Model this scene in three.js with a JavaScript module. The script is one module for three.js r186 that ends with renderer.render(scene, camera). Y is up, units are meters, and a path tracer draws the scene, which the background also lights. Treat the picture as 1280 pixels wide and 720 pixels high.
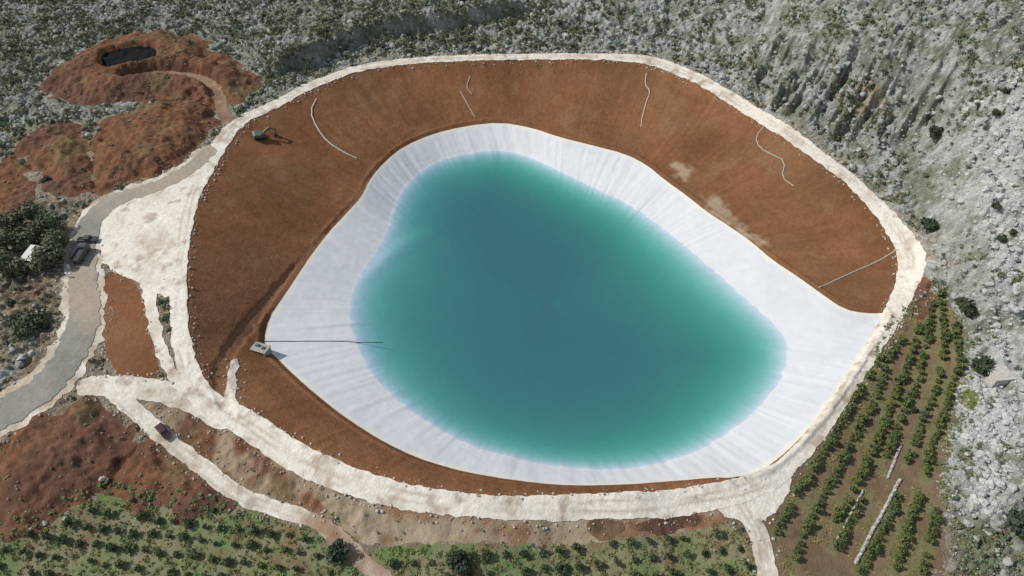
import * as THREE from 'three';
import { mergeGeometries } from 'three/addons/utils/BufferGeometryUtils.js';
import { RoundedBoxGeometry } from 'three/addons/geometries/RoundedBoxGeometry.js';

// ---------------------------------------------------------------- camera, sky, sun, exposure
const scene = new THREE.Scene();
const camera = new THREE.PerspectiveCamera(45, 16 / 9, 1, 4000);
camera.position.set(0, 142, 142);
camera.lookAt(0, 0, 0);
const sunDir = new THREE.Vector3(-0.88, 0.88, -0.07).normalize();
// hazy clear sky: pale at the horizon, blue overhead
const skyMap = (() => {
  const w = 256, t = 128, d = new Float32Array(w * t * 4), low = [0.42, 0.44, 0.46], high = [0.2, 0.265, 0.375];
  for (let y = 0; y < t; y++) for (let x = 0; x < w; x++) {
    const e = Math.max(0, Math.sin(((y + 0.5) / t - 0.5) * Math.PI)) ** 0.6, k = 4 * (y * w + x);
    for (let c = 0; c < 3; c++) d[k + c] = low[c] + (high[c] - low[c]) * e;
    d[k + 3] = 1;
  }
  const m = new THREE.DataTexture(d, w, t, THREE.RGBAFormat, THREE.FloatType); m.mapping = THREE.EquirectangularReflectionMapping; m.magFilter = THREE.LinearFilter; m.needsUpdate = true; return m;
})();
scene.background = scene.environment = skyMap;
const sun = new THREE.DirectionalLight(new THREE.Color(1, 0.962, 0.895), 3.85);
sun.position.copy(sunDir).multiplyScalar(600);
sun.castShadow = true;
sun.shadow.camera.left = -260; sun.shadow.camera.right = 260; sun.shadow.camera.top = 260; sun.shadow.camera.bottom = -260;
sun.shadow.camera.far = 1400; sun.shadow.mapSize.set(4096, 4096);
scene.add(sun, sun.target);
const renderer = new THREE.WebGLRenderer({ antialias: true });
renderer.toneMapping = THREE.LinearToneMapping;
renderer.toneMappingExposure = 0.95;
renderer.shadowMap.enabled = true;

// ---------------------------------------------------------------- ground plan, metres (x right, z towards the viewer); ctl = x, z, height
const D = {
  ctl: [[-23.6,75.5,1.0],[10.2,75.3,-0.5],[36.2,72.3,0.0],[50.4,77.9,-0.5],[9.9,81.9,-1.0],[-22.9,82.6,0.5],[50.6,83.1,-1.0],[-94.8,42.9,8.0],[-80.3,53.7,6.0],[-67.1,63.4,3.5],[-59.1,67.7,2.5],[-48.2,70.9,1.5],[-36.9,76.9,1.0],[-26.0,83.4,0.5],[-105.3,82.8,-1.0],[-71.9,83.2,0.0],[-48.2,78.6,1.0],[-74.4,75.1,1.0],[-98.8,78.2,0.0],[-107.9,74.7,2.0],[-116.5,53.3,7.0],[-89.4,47.5,7.5],[-83.8,61.5,3.5],[-94.0,66.0,4.0],[-72.7,63.2,3.0],[-100.7,56.9,6.0],[-118.4,48.6,8.0],[-110.7,40.9,8.5],[-108.2,28.8,9.0],[-114.7,13.0,10.0],[-120.0,-1.6,11.0],[-123.0,-14.4,12.0],[-119.3,-28.3,13.0],[-104.0,-34.3,14.0],[-96.2,23.5,9.0],[-109.1,-7.3,12.0],[-134.7,1.6,11.0],[-125.0,26.6,9.5],[-123.4,38.5,8.5],[-146.6,-24.4,13.0],[-149.6,-47.5,14.5],[-173.0,-64.3,16.0],[-116.8,-50.6,15.5],[-139.5,-108.6,20.0],[-167.0,-87.9,18.0],[-93.6,-91.6,16.0],[-103.2,-73.7,15.0],[-134.8,-85.9,17.5],[-176.5,-139.8,22.0],[-201.1,-122.2,20.0],[-127.3,-138.3,21.0],[-77.0,-127.6,17.5],[-79.9,-146.1,21.0],[-79.0,-90.5,15.0],[-12.9,-127.3,16.0],[-13.4,-148.5,20.0],[51.7,-129.8,16.5],[52.8,-143.7,22.0],[19.2,-124.8,15.5],[80.1,-112.7,18.0],[91.0,-81.0,15.5],[100.3,-80.4,22.0],[120.0,-72.8,29.0],[117.3,-57.6,14.0],[125.9,-55.3,17.0],[127.9,-95.7,38.0],[149.7,-86.5,42.0],[165.9,-79.7,45.0],[140.4,-58.2,34.0],[157.5,-54.5,36.0],[129.6,-35.8,13.5],[132.6,-35.1,20.0],[135.2,-16.6,19.0],[141.9,-11.5,23.0],[122.5,-11.3,8.5],[124.1,-3.3,12.5],[122.6,5.9,9.0],[134.3,11.5,14.5],[118.5,10.2,4.0],[120.4,17.1,5.0],[122.3,24.4,7.0],[127.7,29.3,9.5],[111.2,40.5,1.5],[120.9,47.3,4.5],[99.6,61.5,0.0],[112.2,66.5,2.0],[90.6,79.2,-1.5],[105.3,82.8,-1.0],[106.2,22.0,1.0],[86.2,43.8,-0.5],[85.7,60.9,-1.0],[62.8,70.6,-1.0],[70.5,79.2,-1.5],[83.9,79.2,-1.5],[-73.8,44.5,7.0],[-81.6,31.4,9.0],[-87.1,16.9,11.0],[-92.6,-3.3,12.5],[-96.7,-23.7,13.5],[-96.5,-43.8,14.0],[-94.5,-66.5,14.0],[-83.4,-77.6,14.0],[-71.1,-94.1,14.0],[-58.0,-105.1,14.0],[-37.2,-110.6,14.0],[-12.5,-112.9,14.0],[18.7,-113.9,14.0],[40.5,-113.2,14.0],[54.2,-110.9,14.0],[66.5,-101.1,13.5],[78.3,-85.4,13.0],[89.0,-69.8,12.0],[98.8,-55.1,11.0],[107.9,-41.4,9.5],[113.8,-27.5,7.5],[116.9,-14.7,5.5],[116.5,-5.9,4.0],[109.7,5.5,2.3],[103.5,13.7,1.3],[95.6,23.2,0.8],[85.7,34.9,0.6],[75.1,46.9,0.6],[64.7,57.3,0.6],[54.3,64.0,1.0],[41.9,67.2,2.0],[27.6,69.3,3.0],[10.3,69.9,3.5],[-6.8,70.2,4.0],[-20.6,68.8,4.5],[-33.0,65.4,5.0],[-44.2,61.2,5.5],[-54.3,55.4,6.0],[-63.1,49.5,6.5],[-450.0,-450.0,60.0],[0.0,-450.0,65.0],[450.0,-450.0,110.0],[330.0,60.0,40.0],[260.0,190.0,6.0],[0.0,210.0,-6.0],[-260.0,190.0,-4.0],[-330.0,20.0,14.0],[-330.0,-150.0,28.0],[380.0,-160.0,75.0]],
  liner: [[-66.8,17.8],[-67.1,13.9],[-66.8,10.1],[-65.9,6.6],[-64.8,2.4],[-63.6,-2.5],[-62.4,-7.6],[-61.1,-12.9],[-59.7,-17.7],[-58.3,-22.0],[-56.7,-26.5],[-54.7,-31.2],[-52.8,-35.8],[-50.9,-40.2],[-49.6,-44.9],[-49.0,-49.8],[-47.8,-54.8],[-46.0,-60.0],[-43.6,-65.1],[-40.7,-70.1],[-36.8,-74.6],[-32.0,-78.6],[-26.8,-81.9],[-21.0,-84.6],[-14.7,-86.7],[-7.9,-88.1],[-1.5,-87.8],[4.5,-85.9],[10.0,-83.3],[15.1,-80.0],[20.5,-77.1],[26.2,-74.5],[31.8,-71.9],[37.3,-69.3],[41.9,-66.3],[45.4,-62.9],[48.5,-58.8],[51.1,-54.1],[54.0,-49.5],[57.0,-45.1],[59.7,-40.8],[62.2,-36.5],[64.7,-32.8],[67.3,-29.6],[69.9,-26.0],[72.8,-22.0],[75.2,-17.9],[77.2,-13.9],[79.8,-9.9],[82.8,-6.0],[85.5,-2.2],[87.9,1.4],[90.1,4.6],[92.0,7.2],[94.3,8.9],[96.8,9.7],[99.6,10.1],[102.7,10.1],[103.1,11.8],[100.7,15.2],[97.3,19.5],[92.7,24.6],[88.4,29.6],[84.1,34.5],[79.4,39.6],[74.3,44.9],[69.5,49.5],[65.1,53.4],[61.2,56.4],[57.9,58.7],[54.6,60.1],[51.5,60.7],[48.8,61.0],[46.5,60.9],[43.5,61.1],[39.8,61.5],[36.2,61.8],[32.5,62.1],[27.8,62.5],[22.0,62.8],[16.5,62.9],[11.5,62.8],[6.8,62.4],[2.3,61.8],[-1.8,61.2],[-5.5,60.5],[-9.1,59.8],[-12.8,58.9],[-16.6,57.7],[-20.4,56.4],[-24.3,54.7],[-28.3,52.6],[-32.4,50.2],[-36.6,47.4],[-40.4,44.7],[-43.8,42.1],[-47.3,39.2],[-51.0,36.1],[-54.1,33.3],[-56.6,31.0],[-58.9,28.8],[-60.9,26.8],[-62.6,25.2],[-64.0,24.0],[-65.2,22.5],[-66.2,20.7]],
  water: [[-3.6,-77.4],[1.2,-76.1],[6.4,-73.3],[12.2,-69.0],[18.4,-63.8],[25.2,-57.8],[31.8,-52.2],[38.2,-46.8],[44.3,-40.2],[49.9,-32.3],[54.7,-25.1],[58.8,-18.5],[62.6,-12.1],[66.2,-6.0],[69.3,-0.6],[72.1,4.3],[74.2,8.3],[75.6,11.5],[76.3,14.8],[76.2,18.1],[75.3,21.6],[73.5,25.4],[71.0,29.2],[67.9,33.3],[64.2,37.2],[60.1,41.0],[55.7,44.5],[50.9,47.7],[46.1,50.4],[41.3,52.6],[36.3,54.3],[31.2,55.3],[26.2,56.0],[21.4,56.2],[16.5,56.0],[11.6,55.4],[6.7,54.5],[1.9,53.4],[-3.0,52.0],[-7.9,50.4],[-12.7,48.2],[-17.4,45.6],[-21.7,42.7],[-25.6,39.6],[-29.4,36.3],[-33.0,32.7],[-36.1,29.3],[-38.6,26.1],[-40.9,22.3],[-43.0,17.9],[-44.8,13.4],[-46.4,8.7],[-47.3,4.3],[-47.7,0.1],[-47.6,-4.2],[-47.1,-8.6],[-46.0,-13.2],[-44.2,-17.9],[-42.6,-23.1],[-41.3,-28.7],[-40.6,-34.7],[-40.5,-41.0],[-39.8,-47.0],[-38.5,-52.9],[-36.3,-58.7],[-33.2,-64.4],[-29.0,-69.1],[-23.9,-72.6],[-17.5,-75.3],[-9.8,-77.2]],
  ring: [[-75.8,41.2,5.6],[-79.7,34.7,4.8],[-83.0,27.8,4.4],[-85.7,20.5,4.4],[-88.5,11.8,4.5],[-91.2,1.7,4.5],[-93.6,-8.4,4.8],[-95.7,-18.6,5.3],[-96.7,-28.7,5.7],[-96.5,-38.8,5.9],[-96.0,-49.5,5.8],[-95.0,-60.8,5.2],[-91.7,-69.3,4.8],[-86.2,-74.8,4.4],[-80.3,-81.7,4.2],[-74.2,-90.0,4.2],[-67.8,-96.8,4.2],[-61.3,-102.4,4.2],[-52.8,-106.5,4.2],[-42.4,-109.2,4.0],[-31.0,-111.2,4.0],[-18.6,-112.3,3.8],[-4.7,-113.1,3.8],[10.9,-113.6,4.0],[24.2,-113.7,4.1],[35.1,-113.4,4.3],[44.0,-112.6,4.8],[50.8,-111.5,5.6],[57.3,-108.4,5.8],[63.4,-103.5,5.4],[69.5,-97.2,5.1],[75.3,-89.3,4.9],[81.0,-81.5,4.8],[86.3,-73.7,4.8],[91.4,-66.1,4.8],[96.3,-58.7,4.8],[101.1,-51.6,4.8],[105.6,-44.8,4.8],[109.4,-37.9,4.8],[112.3,-31.0,5.0],[114.5,-24.3,5.2],[116.1,-17.9,5.4],[116.8,-12.5,5.8],[116.6,-8.1,6.2],[114.8,-3.0,6.1],[111.4,2.6,5.3],[108.1,7.5,4.8],[105.1,11.6,4.6],[101.5,16.1,4.3],[97.6,20.8,4.1],[93.1,26.2,4.0],[88.2,32.0,4.0],[83.1,37.9,4.0],[77.7,43.9,4.0],[72.5,49.5,4.0],[67.3,54.7,4.0],[62.1,59.0,4.2],[56.9,62.3,4.8],[51.2,64.8,5.2],[45.0,66.4,5.4],[38.3,67.7,5.5],[31.2,68.8,5.3],[23.2,69.4,5.1],[14.6,69.7,4.9],[6.0,70.0,4.7],[-2.6,70.1,4.6],[-10.3,69.8,4.6],[-17.1,69.1,4.9],[-23.7,67.9,5.2],[-29.9,66.3,5.4],[-35.8,64.4,5.7],[-41.4,62.3,5.9],[-46.7,59.8,6.0],[-51.8,56.9,6.0],[-56.5,53.9,6.0],[-60.9,51.0,6.0],[-65.7,48.3,6.0],[-71.1,45.7,6.0]],
  yard: [[-120.1,-20.0],[-118.7,-23.1],[-115.8,-25.6],[-111.6,-27.6],[-107.7,-29.6],[-104.1,-31.7],[-101.4,-35.0],[-99.7,-39.3],[-97.7,-37.0],[-95.4,-28.1],[-93.7,-19.4],[-92.4,-10.7],[-90.8,-2.5],[-88.9,5.4],[-88.3,10.6],[-89.2,13.3],[-90.8,14.1],[-93.2,13.1],[-96.2,11.4],[-100.0,9.0],[-104.3,6.9],[-109.2,4.9],[-113.1,1.1],[-115.8,-4.8],[-118.1,-10.4],[-119.9,-15.7]],
  fieldA: [[-110.8,3.9],[-106.4,5.5],[-102.8,7.5],[-99.9,10.0],[-97.3,13.7],[-94.8,18.7],[-92.4,23.5],[-90.1,27.9],[-87.6,32.2],[-85.0,36.6],[-85.0,39.4],[-87.5,40.8],[-90.7,40.5],[-94.9,38.4],[-99.4,33.3],[-104.4,25.1],[-108.4,16.5],[-111.4,7.6]],
  moundB: [[-116.3,52.1],[-110.5,49.4],[-105.8,46.9],[-102.2,44.5],[-98.7,43.8],[-95.6,44.6],[-91.5,47.2],[-86.5,51.6],[-84.8,55.3],[-86.6,58.5],[-88.3,61.6],[-89.9,64.7],[-92.3,67.7],[-95.6,70.7],[-100.5,73.0],[-106.9,74.7],[-112.4,70.0],[-116.9,58.9]],
  fieldC: [[-87.1,59.6],[-84.5,55.1],[-81.3,53.7],[-77.3,55.4],[-72.7,57.9],[-67.6,61.4],[-63.0,64.6],[-58.8,67.7],[-57.1,69.9],[-57.8,71.2],[-60.8,71.9],[-65.9,71.9],[-71.2,71.4],[-76.7,70.5],[-81.3,69.4],[-85.2,67.9],[-87.4,65.9],[-88.0,63.2]],
  stripD: [[-84.0,44.3],[-78.2,45.1],[-72.9,46.8],[-68.1,49.3],[-63.2,52.3],[-58.2,55.8],[-52.3,59.3],[-45.4,63.0],[-38.8,66.0],[-32.4,68.1],[-29.9,71.1],[-31.2,75.0],[-34.3,76.2],[-39.1,74.7],[-44.6,72.6],[-50.7,69.9],[-57.0,67.1],[-63.6,64.4],[-69.4,61.4],[-74.4,58.2],[-78.6,55.4],[-81.9,53.1],[-84.4,49.9],[-86.1,45.9]],
  bank: [[-41.9,65.8],[-34.6,68.1],[-26.6,69.7],[-17.9,70.6],[-7.6,71.0],[4.3,70.9],[15.9,70.7],[27.2,70.2],[36.6,69.6],[44.2,68.7],[47.7,69.1],[47.2,70.8],[44.1,72.3],[38.6,73.6],[31.1,74.7],[21.6,75.7],[11.0,76.4],[-0.8,76.9],[-10.9,77.1],[-19.3,76.9],[-25.3,77.1],[-29.1,77.4],[-32.5,76.4],[-35.8,74.1],[-39.5,70.9],[-43.5,66.8]],
  redE: [[17.1,71.9],[19.4,71.6],[21.5,71.7],[23.4,72.1],[24.5,72.9],[24.5,74.1],[23.3,75.0],[20.7,75.6],[18.6,75.6],[17.0,75.0],[16.1,74.0],[16.0,72.7]],
  redF: [[26.9,72.3],[30.8,71.3],[35.0,70.6],[39.4,70.3],[41.3,70.6],[40.7,71.6],[38.9,72.5],[35.8,73.3],[32.2,74.0],[28.3,74.7],[25.9,74.5],[25.2,73.3]],
  heapA: [[-168.5,-92.5],[-166.0,-99.8],[-162.8,-106.2],[-158.9,-111.7],[-152.9,-116.4],[-145.0,-120.2],[-137.5,-121.7],[-130.3,-121.1],[-123.2,-117.7],[-116.2,-111.7],[-107.8,-105.4],[-98.0,-99.0],[-92.9,-93.8],[-92.4,-89.7],[-93.2,-85.0],[-95.3,-79.6],[-97.9,-75.7],[-101.2,-73.4],[-106.4,-73.1],[-113.7,-74.7],[-123.8,-74.4],[-136.8,-72.3],[-147.1,-72.0],[-154.6,-73.6],[-161.2,-78.0],[-166.9,-85.3]],
  heapB: [[-161.6,-51.8],[-160.0,-56.4],[-157.6,-60.2],[-154.4,-63.0],[-150.1,-63.3],[-144.8,-61.0],[-139.7,-55.7],[-135.1,-47.3],[-131.6,-39.5],[-129.4,-32.5],[-129.5,-27.5],[-131.7,-24.4],[-135.1,-24.6],[-139.6,-28.2],[-144.4,-32.8],[-149.5,-38.6],[-154.6,-43.4],[-159.7,-47.5]],
  heapC: [[-138.5,-60.3],[-135.4,-65.4],[-132.4,-69.8],[-129.7,-73.5],[-125.1,-76.1],[-118.7,-77.8],[-112.2,-77.8],[-105.4,-76.1],[-101.6,-71.3],[-101.0,-63.3],[-101.1,-55.9],[-102.0,-48.9],[-103.3,-42.8],[-104.7,-37.7],[-108.6,-34.3],[-114.9,-32.6],[-120.3,-30.9],[-124.8,-29.2],[-128.9,-32.0],[-132.5,-39.4],[-135.8,-46.7],[-138.7,-54.0]],
  heapD: [[-164.1,-41.8],[-158.3,-42.9],[-152.4,-38.7],[-146.3,-29.2],[-143.4,-22.0],[-143.5,-17.2],[-145.6,-13.7],[-149.7,-11.7],[-155.6,-18.3],[-163.2,-33.6]],
  pad: [[44.2,65.9],[48.6,64.0],[52.9,62.0],[57.1,60.0],[60.3,59.2],[62.6,59.5],[63.2,61.1],[62.0,63.9],[60.0,66.7],[57.3,69.5],[53.7,71.1],[49.5,71.5],[46.1,70.5],[43.4,68.1]],
  orchR: [[115.3,7.1],[118.3,7.4],[119.8,9.9],[119.7,14.5],[118.7,20.0],[116.8,26.5],[114.4,32.4],[111.7,37.7],[109.0,42.5],[106.3,46.8],[103.0,52.1],[99.1,58.2],[96.4,63.6],[95.1,68.3],[92.8,74.2],[89.4,81.3],[80.0,84.9],[64.7,85.0],[55.8,83.3],[53.4,79.7],[53.3,75.7],[55.7,71.3],[58.2,67.3],[61.0,63.5],[65.2,58.7],[70.9,53.0],[78.2,45.0],[87.3,34.8],[95.2,25.7],[101.8,17.7],[107.2,12.0],[111.6,8.6]],
  orchL: [[-107.8,75.1],[-101.8,73.6],[-96.2,71.4],[-91.3,68.5],[-87.6,66.7],[-85.3,66.2],[-82.1,66.7],[-78.2,68.4],[-71.8,69.5],[-63.0,70.0],[-54.8,71.1],[-47.1,72.8],[-41.2,74.8],[-37.1,77.3],[-33.1,80.5],[-29.2,84.4],[-47.3,86.3],[-87.3,86.0],[-108.1,83.3],[-109.9,78.3]],
  orchM: [[-28.2,77.5],[-22.8,77.2],[-10.8,76.8],[7.6,76.4],[21.6,75.7],[31.1,74.7],[38.6,73.6],[44.1,72.3],[47.8,73.2],[49.5,76.4],[50.4,79.9],[50.3,83.9],[31.8,86.0],[-5.3,86.3],[-25.6,84.2],[-29.1,79.9]],
  pale: [[137.7,-51.3],[143.1,-52.8],[149.7,-53.4],[157.4,-53.2],[149.1,-21.5],[124.6,41.8],[108.2,72.3],[99.9,70.0],[97.8,65.0],[101.9,57.3],[107.2,47.6],[113.6,35.9],[118.5,25.8],[121.7,17.4],[123.1,10.1],[122.6,3.7],[123.5,-3.9],[125.8,-13.0],[129.0,-25.7],[133.0,-42.3]],
  ochre: [[108.7,-77.6],[112.0,-76.6],[116.4,-74.6],[121.7,-71.7],[125.3,-68.0],[127.2,-63.5],[127.0,-60.0],[124.9,-57.5],[121.0,-57.3],[115.3,-59.5],[111.1,-62.0],[108.3,-64.9],[106.9,-69.3],[107.0,-75.2]],
  scree: [[-175.7,-102.9],[-174.2,-89.6],[-171.3,-78.3],[-167.1,-69.0],[-162.5,-63.3],[-157.5,-61.1],[-152.1,-61.1],[-146.2,-63.3],[-141.7,-65.5],[-138.5,-67.8],[-142.2,-70.0],[-152.7,-72.3],[-161.0,-77.1],[-166.9,-84.3],[-171.5,-93.3],[-174.8,-104.1]],
  redRim: [[116.3,0.9],[117.0,2.8],[117.3,5.7],[117.2,9.4],[115.7,12.0],[112.7,13.5],[109.3,15.8],[105.5,19.0],[104.4,18.8],[106.0,15.5],[108.0,12.1],[110.4,8.8],[112.7,5.4],[114.9,1.7]],
  greenPatch: [[112.2,38.0],[113.2,37.6],[113.9,37.7],[114.3,38.5],[114.4,39.6],[114.1,40.9],[113.4,42.1],[112.3,43.3],[111.4,43.7],[110.7,43.4],[110.3,42.6],[110.4,41.4],[110.7,40.2],[111.4,38.9]],
  dustA: [[55.1,-60.4],[57.5,-61.0],[59.7,-60.1],[61.7,-57.6],[62.2,-55.0],[60.9,-52.3],[59.2,-50.8],[56.9,-50.5],[55.3,-52.9],[54.3,-57.7]],
  dustB: [[63.4,-41.3],[66.2,-42.2],[68.2,-41.2],[69.6,-38.1],[71.3,-34.1],[73.3,-28.9],[75.5,-24.5],[77.7,-20.7],[78.0,-18.3],[76.6,-17.2],[74.2,-18.8],[70.9,-23.1],[67.8,-27.4],[64.9,-31.7],[63.1,-35.6],[62.4,-39.1]],
  cutShade: [[-150.3,-101.6],[-147.5,-102.9],[-144.4,-104.1],[-141.0,-105.1],[-137.9,-105.7],[-135.2,-105.7],[-132.9,-104.0],[-131.2,-100.4],[-131.6,-97.8],[-134.3,-96.1],[-136.9,-94.8],[-139.5,-93.9],[-142.6,-93.1],[-146.2,-92.2],[-148.9,-94.1],[-150.8,-98.7]],
  cliffBand: [[89.1,-96.5],[98.1,-93.5],[107.6,-87.6],[117.6,-78.9],[126.8,-70.2],[135.2,-61.5],[138.4,-53.8],[136.4,-47.0],[132.4,-46.0],[126.4,-50.8],[118.7,-54.7],[109.4,-57.9],[101.1,-64.0],[93.9,-72.9],[88.9,-82.5],[86.0,-92.9]],
  cliffBand2: [[133.6,-44.4],[136.4,-43.6],[135.6,-33.3],[131.2,-13.5],[126.9,3.2],[122.7,16.7],[119.6,21.9],[117.8,18.7],[118.9,8.9],[123.0,-7.5],[126.8,-23.0],[130.4,-37.5]],
  greenLow: [[97.2,70.8],[100.8,69.1],[103.1,69.5],[104.2,71.8],[103.5,75.9],[101.1,82.0],[97.6,85.0],[93.0,84.9],[91.9,81.5],[94.3,74.9]],
  earthL: [[-136.1,6.1],[-130.2,6.0],[-125.6,9.1],[-122.3,15.5],[-121.8,19.3],[-124.3,20.7],[-127.2,21.1],[-130.6,20.4],[-133.9,16.6],[-137.3,9.7]],
  asphalt: [[-121.8,51.5],[-119.5,49.8],[-115.0,46.5],[-112.0,43.2],[-110.4,39.8],[-109.4,35.9],[-109.0,31.5],[-109.2,26.9],[-110.0,22.2],[-111.8,17.0],[-114.4,11.5],[-116.9,6.0],[-119.1,0.5],[-120.9,-4.9],[-122.2,-10.1],[-122.7,-14.8],[-122.3,-19.1],[-120.7,-22.6],[-117.8,-25.4],[-114.1,-27.6],[-109.8,-29.4],[-106.0,-32.1],[-102.7,-35.8],[-100.2,-40.2],[-98.6,-45.4],[-97.8,-48.0]],
  junction: [[-100.8,41.1],[-98.0,41.2],[-92.4,41.4],[-86.4,42.1],[-79.9,43.3],[-74.0,45.2],[-68.7,47.8],[-66.0,49.0]],
  lower: [[-95.0,42.4],[-92.6,44.2],[-87.9,47.7],[-83.5,50.9],[-79.3,53.9],[-74.8,56.9],[-70.0,60.1],[-65.5,63.0],[-61.3,65.8],[-57.0,67.8],[-52.4,69.0],[-48.5,70.2],[-45.3,71.1],[-42.5,72.2],[-40.2,73.3],[-39.0,73.9]],
  track: [[-40.1,73.2],[-38.4,74.5],[-35.0,77.2],[-31.0,80.3],[-26.5,83.9],[-24.2,85.7]],
  branch: [[49.3,66.1],[50.1,67.8],[51.6,71.2],[52.5,74.1],[52.8,76.6],[52.8,79.7],[52.6,83.3],[52.4,85.1]],
  heapTrack: [[-137.1,-88.7],[-135.3,-89.5],[-131.5,-91.2],[-126.4,-92.0],[-119.9,-91.7],[-114.5,-90.5],[-110.1,-88.4],[-106.7,-85.1],[-104.1,-80.7],[-102.1,-76.6],[-100.6,-72.7],[-98.8,-69.3],[-96.5,-66.4],[-95.4,-64.9]],
  bench: [[-66.1,48.6],[-67.3,46.3],[-69.8,41.7],[-71.4,36.9],[-72.0,31.8],[-72.0,26.1],[-71.4,19.7],[-70.1,13.3],[-68.0,6.8],[-65.7,-0.4],[-62.9,-8.5],[-60.1,-16.3],[-57.2,-23.9],[-54.4,-31.5],[-51.4,-38.9],[-49.2,-46.0],[-47.8,-52.8],[-47.1,-56.1]],
  whiteSpur: [[-63.6,50.7],[-64.3,49.2],[-65.8,46.1],[-67.1,42.6],[-68.3,38.6],[-69.2,35.3],[-69.6,32.7],[-69.9,31.4]],
  scarp: [[-86.6,-92.3],[-84.2,-94.9],[-79.4,-100.1],[-74.2,-105.6],[-68.3,-111.4],[-61.9,-117.0],[-54.7,-122.5],[-46.4,-126.1],[-37.0,-127.7],[-27.4,-129.9],[-17.8,-132.7],[-7.3,-136.7],[4.2,-141.8],[10.0,-144.4]],
  fold: [[-48.7,-7.9],[-46.9,-10.3],[-43.1,-15.2],[-39.4,-20.3],[-35.7,-25.5],[-32.1,-30.2],[-28.6,-34.5],[-26.9,-36.6]],
  lowPath: [[94.2,69.7],[96.0,69.0],[99.7,67.7],[103.1,66.6],[106.2,66.0],[109.9,65.0],[114.1,63.7],[116.2,63.1]],
  yardLane: [[-97.7,9.7],[-96.5,12.3],[-94.0,17.5],[-91.7,22.3],[-89.4,26.7],[-87.0,30.9],[-84.4,34.9],[-81.7,38.4],[-78.9,41.4],[-77.6,42.9]],
  cliffLine: [[85.1,-101.0],[88.6,-98.9],[95.5,-94.6],[101.7,-89.4],[107.0,-83.2],[112.8,-77.8],[119.1,-73.3],[124.7,-68.9],[129.6,-64.6],[133.2,-59.4],[135.6,-53.2],[135.7,-46.4],[133.4,-39.0],[130.8,-29.6],[127.9,-18.2],[125.2,-7.5],[122.9,2.5],[121.0,10.9],[119.6,17.7],[118.9,21.1]],
  hoseA: [[-70.8,-84.9],[-71.1,-83.2],[-71.7,-79.7],[-71.2,-76.3],[-69.6,-73.0],[-67.7,-70.0],[-65.5,-67.2],[-62.9,-65.1],[-60.0,-63.5],[-57.4,-62.3],[-55.2,-61.7],[-54.1,-61.4]],
  hoseB: [[-16.0,-105.3],[-16.4,-104.3],[-17.1,-102.4],[-17.0,-100.7],[-15.9,-99.3],[-15.3,-98.6]],
  hoseB2: [[-19.6,-99.2],[-18.9,-97.9],[-17.5,-95.5],[-16.0,-93.1],[-14.6,-90.9],[-13.9,-89.8]],
  hoseC: [[51.4,-104.2],[51.2,-103.0],[50.7,-100.6],[50.9,-98.6],[51.8,-97.0],[51.8,-95.0],[50.8,-92.6],[49.8,-89.8],[48.8,-86.8],[48.0,-83.8],[47.5,-81.0],[47.2,-79.6]],
  hoseD: [[87.4,-68.1],[86.6,-67.3],[85.0,-65.7],[84.3,-63.6],[84.6,-61.1],[85.6,-58.8],[87.1,-56.9],[88.7,-54.9],[90.5,-52.9],[90.7,-50.5],[89.6,-47.5],[89.7,-44.9],[91.1,-42.7],[91.8,-41.6]],
  hoseE: [[88.1,0.4],[90.1,-0.6],[93.9,-2.6],[98.2,-4.8],[103.1,-7.2],[107.8,-9.3],[112.3,-11.2],[114.6,-12.2]],
  wallA: [[88.2,60.9],[83.0,67.1],[77.8,72.9],[71.8,79.9]],
  wallB: [[78.9,63.7],[74.1,69.5],[69.2,75.3]],
  wallC: [[92.1,51.8],[89.0,56.0],[85.7,60.5]],
  pipe: [[-66.3,20.4],[-64.9,20.1],[-62.0,19.5],[-58.6,18.9],[-54.6,18.2],[-50.8,17.5],[-47.2,16.8],[-45.4,16.4]],
  row1: [[95.5,27.1],[73.6,53.2],[62.8,65.6],[56.5,74.0]],
  row2: [[103.7,20.3],[97.6,27.6],[91.4,37.6],[80.7,51.1],[72.8,61.3],[67.6,67.4],[62.0,74.5],[58.6,79.4]],
  row3: [[109.7,16.9],[101.3,30.4],[95.9,37.6],[85.8,52.0],[76.5,63.7],[70.7,70.8]],
  row4: [[115.5,10.0],[109.2,22.5],[102.8,34.0],[92.5,47.8],[86.9,55.2]],
  row5: [[118.0,8.3],[113.3,23.4],[106.9,35.6],[95.8,50.4],[91.2,56.9]],
  row6: [[117.4,18.8],[113.8,30.3],[103.7,45.9],[97.0,55.0],[93.7,61.1]],
  row7: [[90.8,65.3],[87.1,69.7],[82.5,76.8],[79.2,81.7]],
  row8: [[92.8,68.7],[88.6,76.0],[84.6,81.7]],
  row9: [[85.7,65.8],[81.5,71.3],[75.8,77.5],[71.9,82.2]],
  row10: [[77.6,66.3],[72.3,72.6],[67.7,77.5]],
  bigTrees: [[-143.4,-11.5],[-139.8,-15.5],[-132.3,-11.0],[-127.7,-4.7],[-141.6,-3.8],[-136.4,-6.1],[-139.2,4.1],[-126.0,1.4],[-134.3,6.1],[-128.6,3.0]],
  broadBush: [[-124.1,25.3],[-120.6,25.0]],
  bushes: [[123.2,-16.6],[120.8,15.9],[117.5,33.2],[132.3,-46.2],[140.3,-36.6],[128.3,4.2],[129.5,-5.0],[108.5,72.3],[98.7,42.6],[151.3,-48.8],[145.2,-43.5],[119.9,-68.8],[112.9,-67.0],[19.6,-134.0],[33.9,-129.8],[76.4,-127.9],[89.3,-102.1],[-38.4,-125.2],[-50.4,-118.4],[117.8,19.0],[130.9,3.0],[-152.3,-60.0],[-143.5,-33.6],[-131.1,16.0]],
  darkTrees: [[-10.7,81.4],[-35.7,79.3],[107.4,73.4]],
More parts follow.
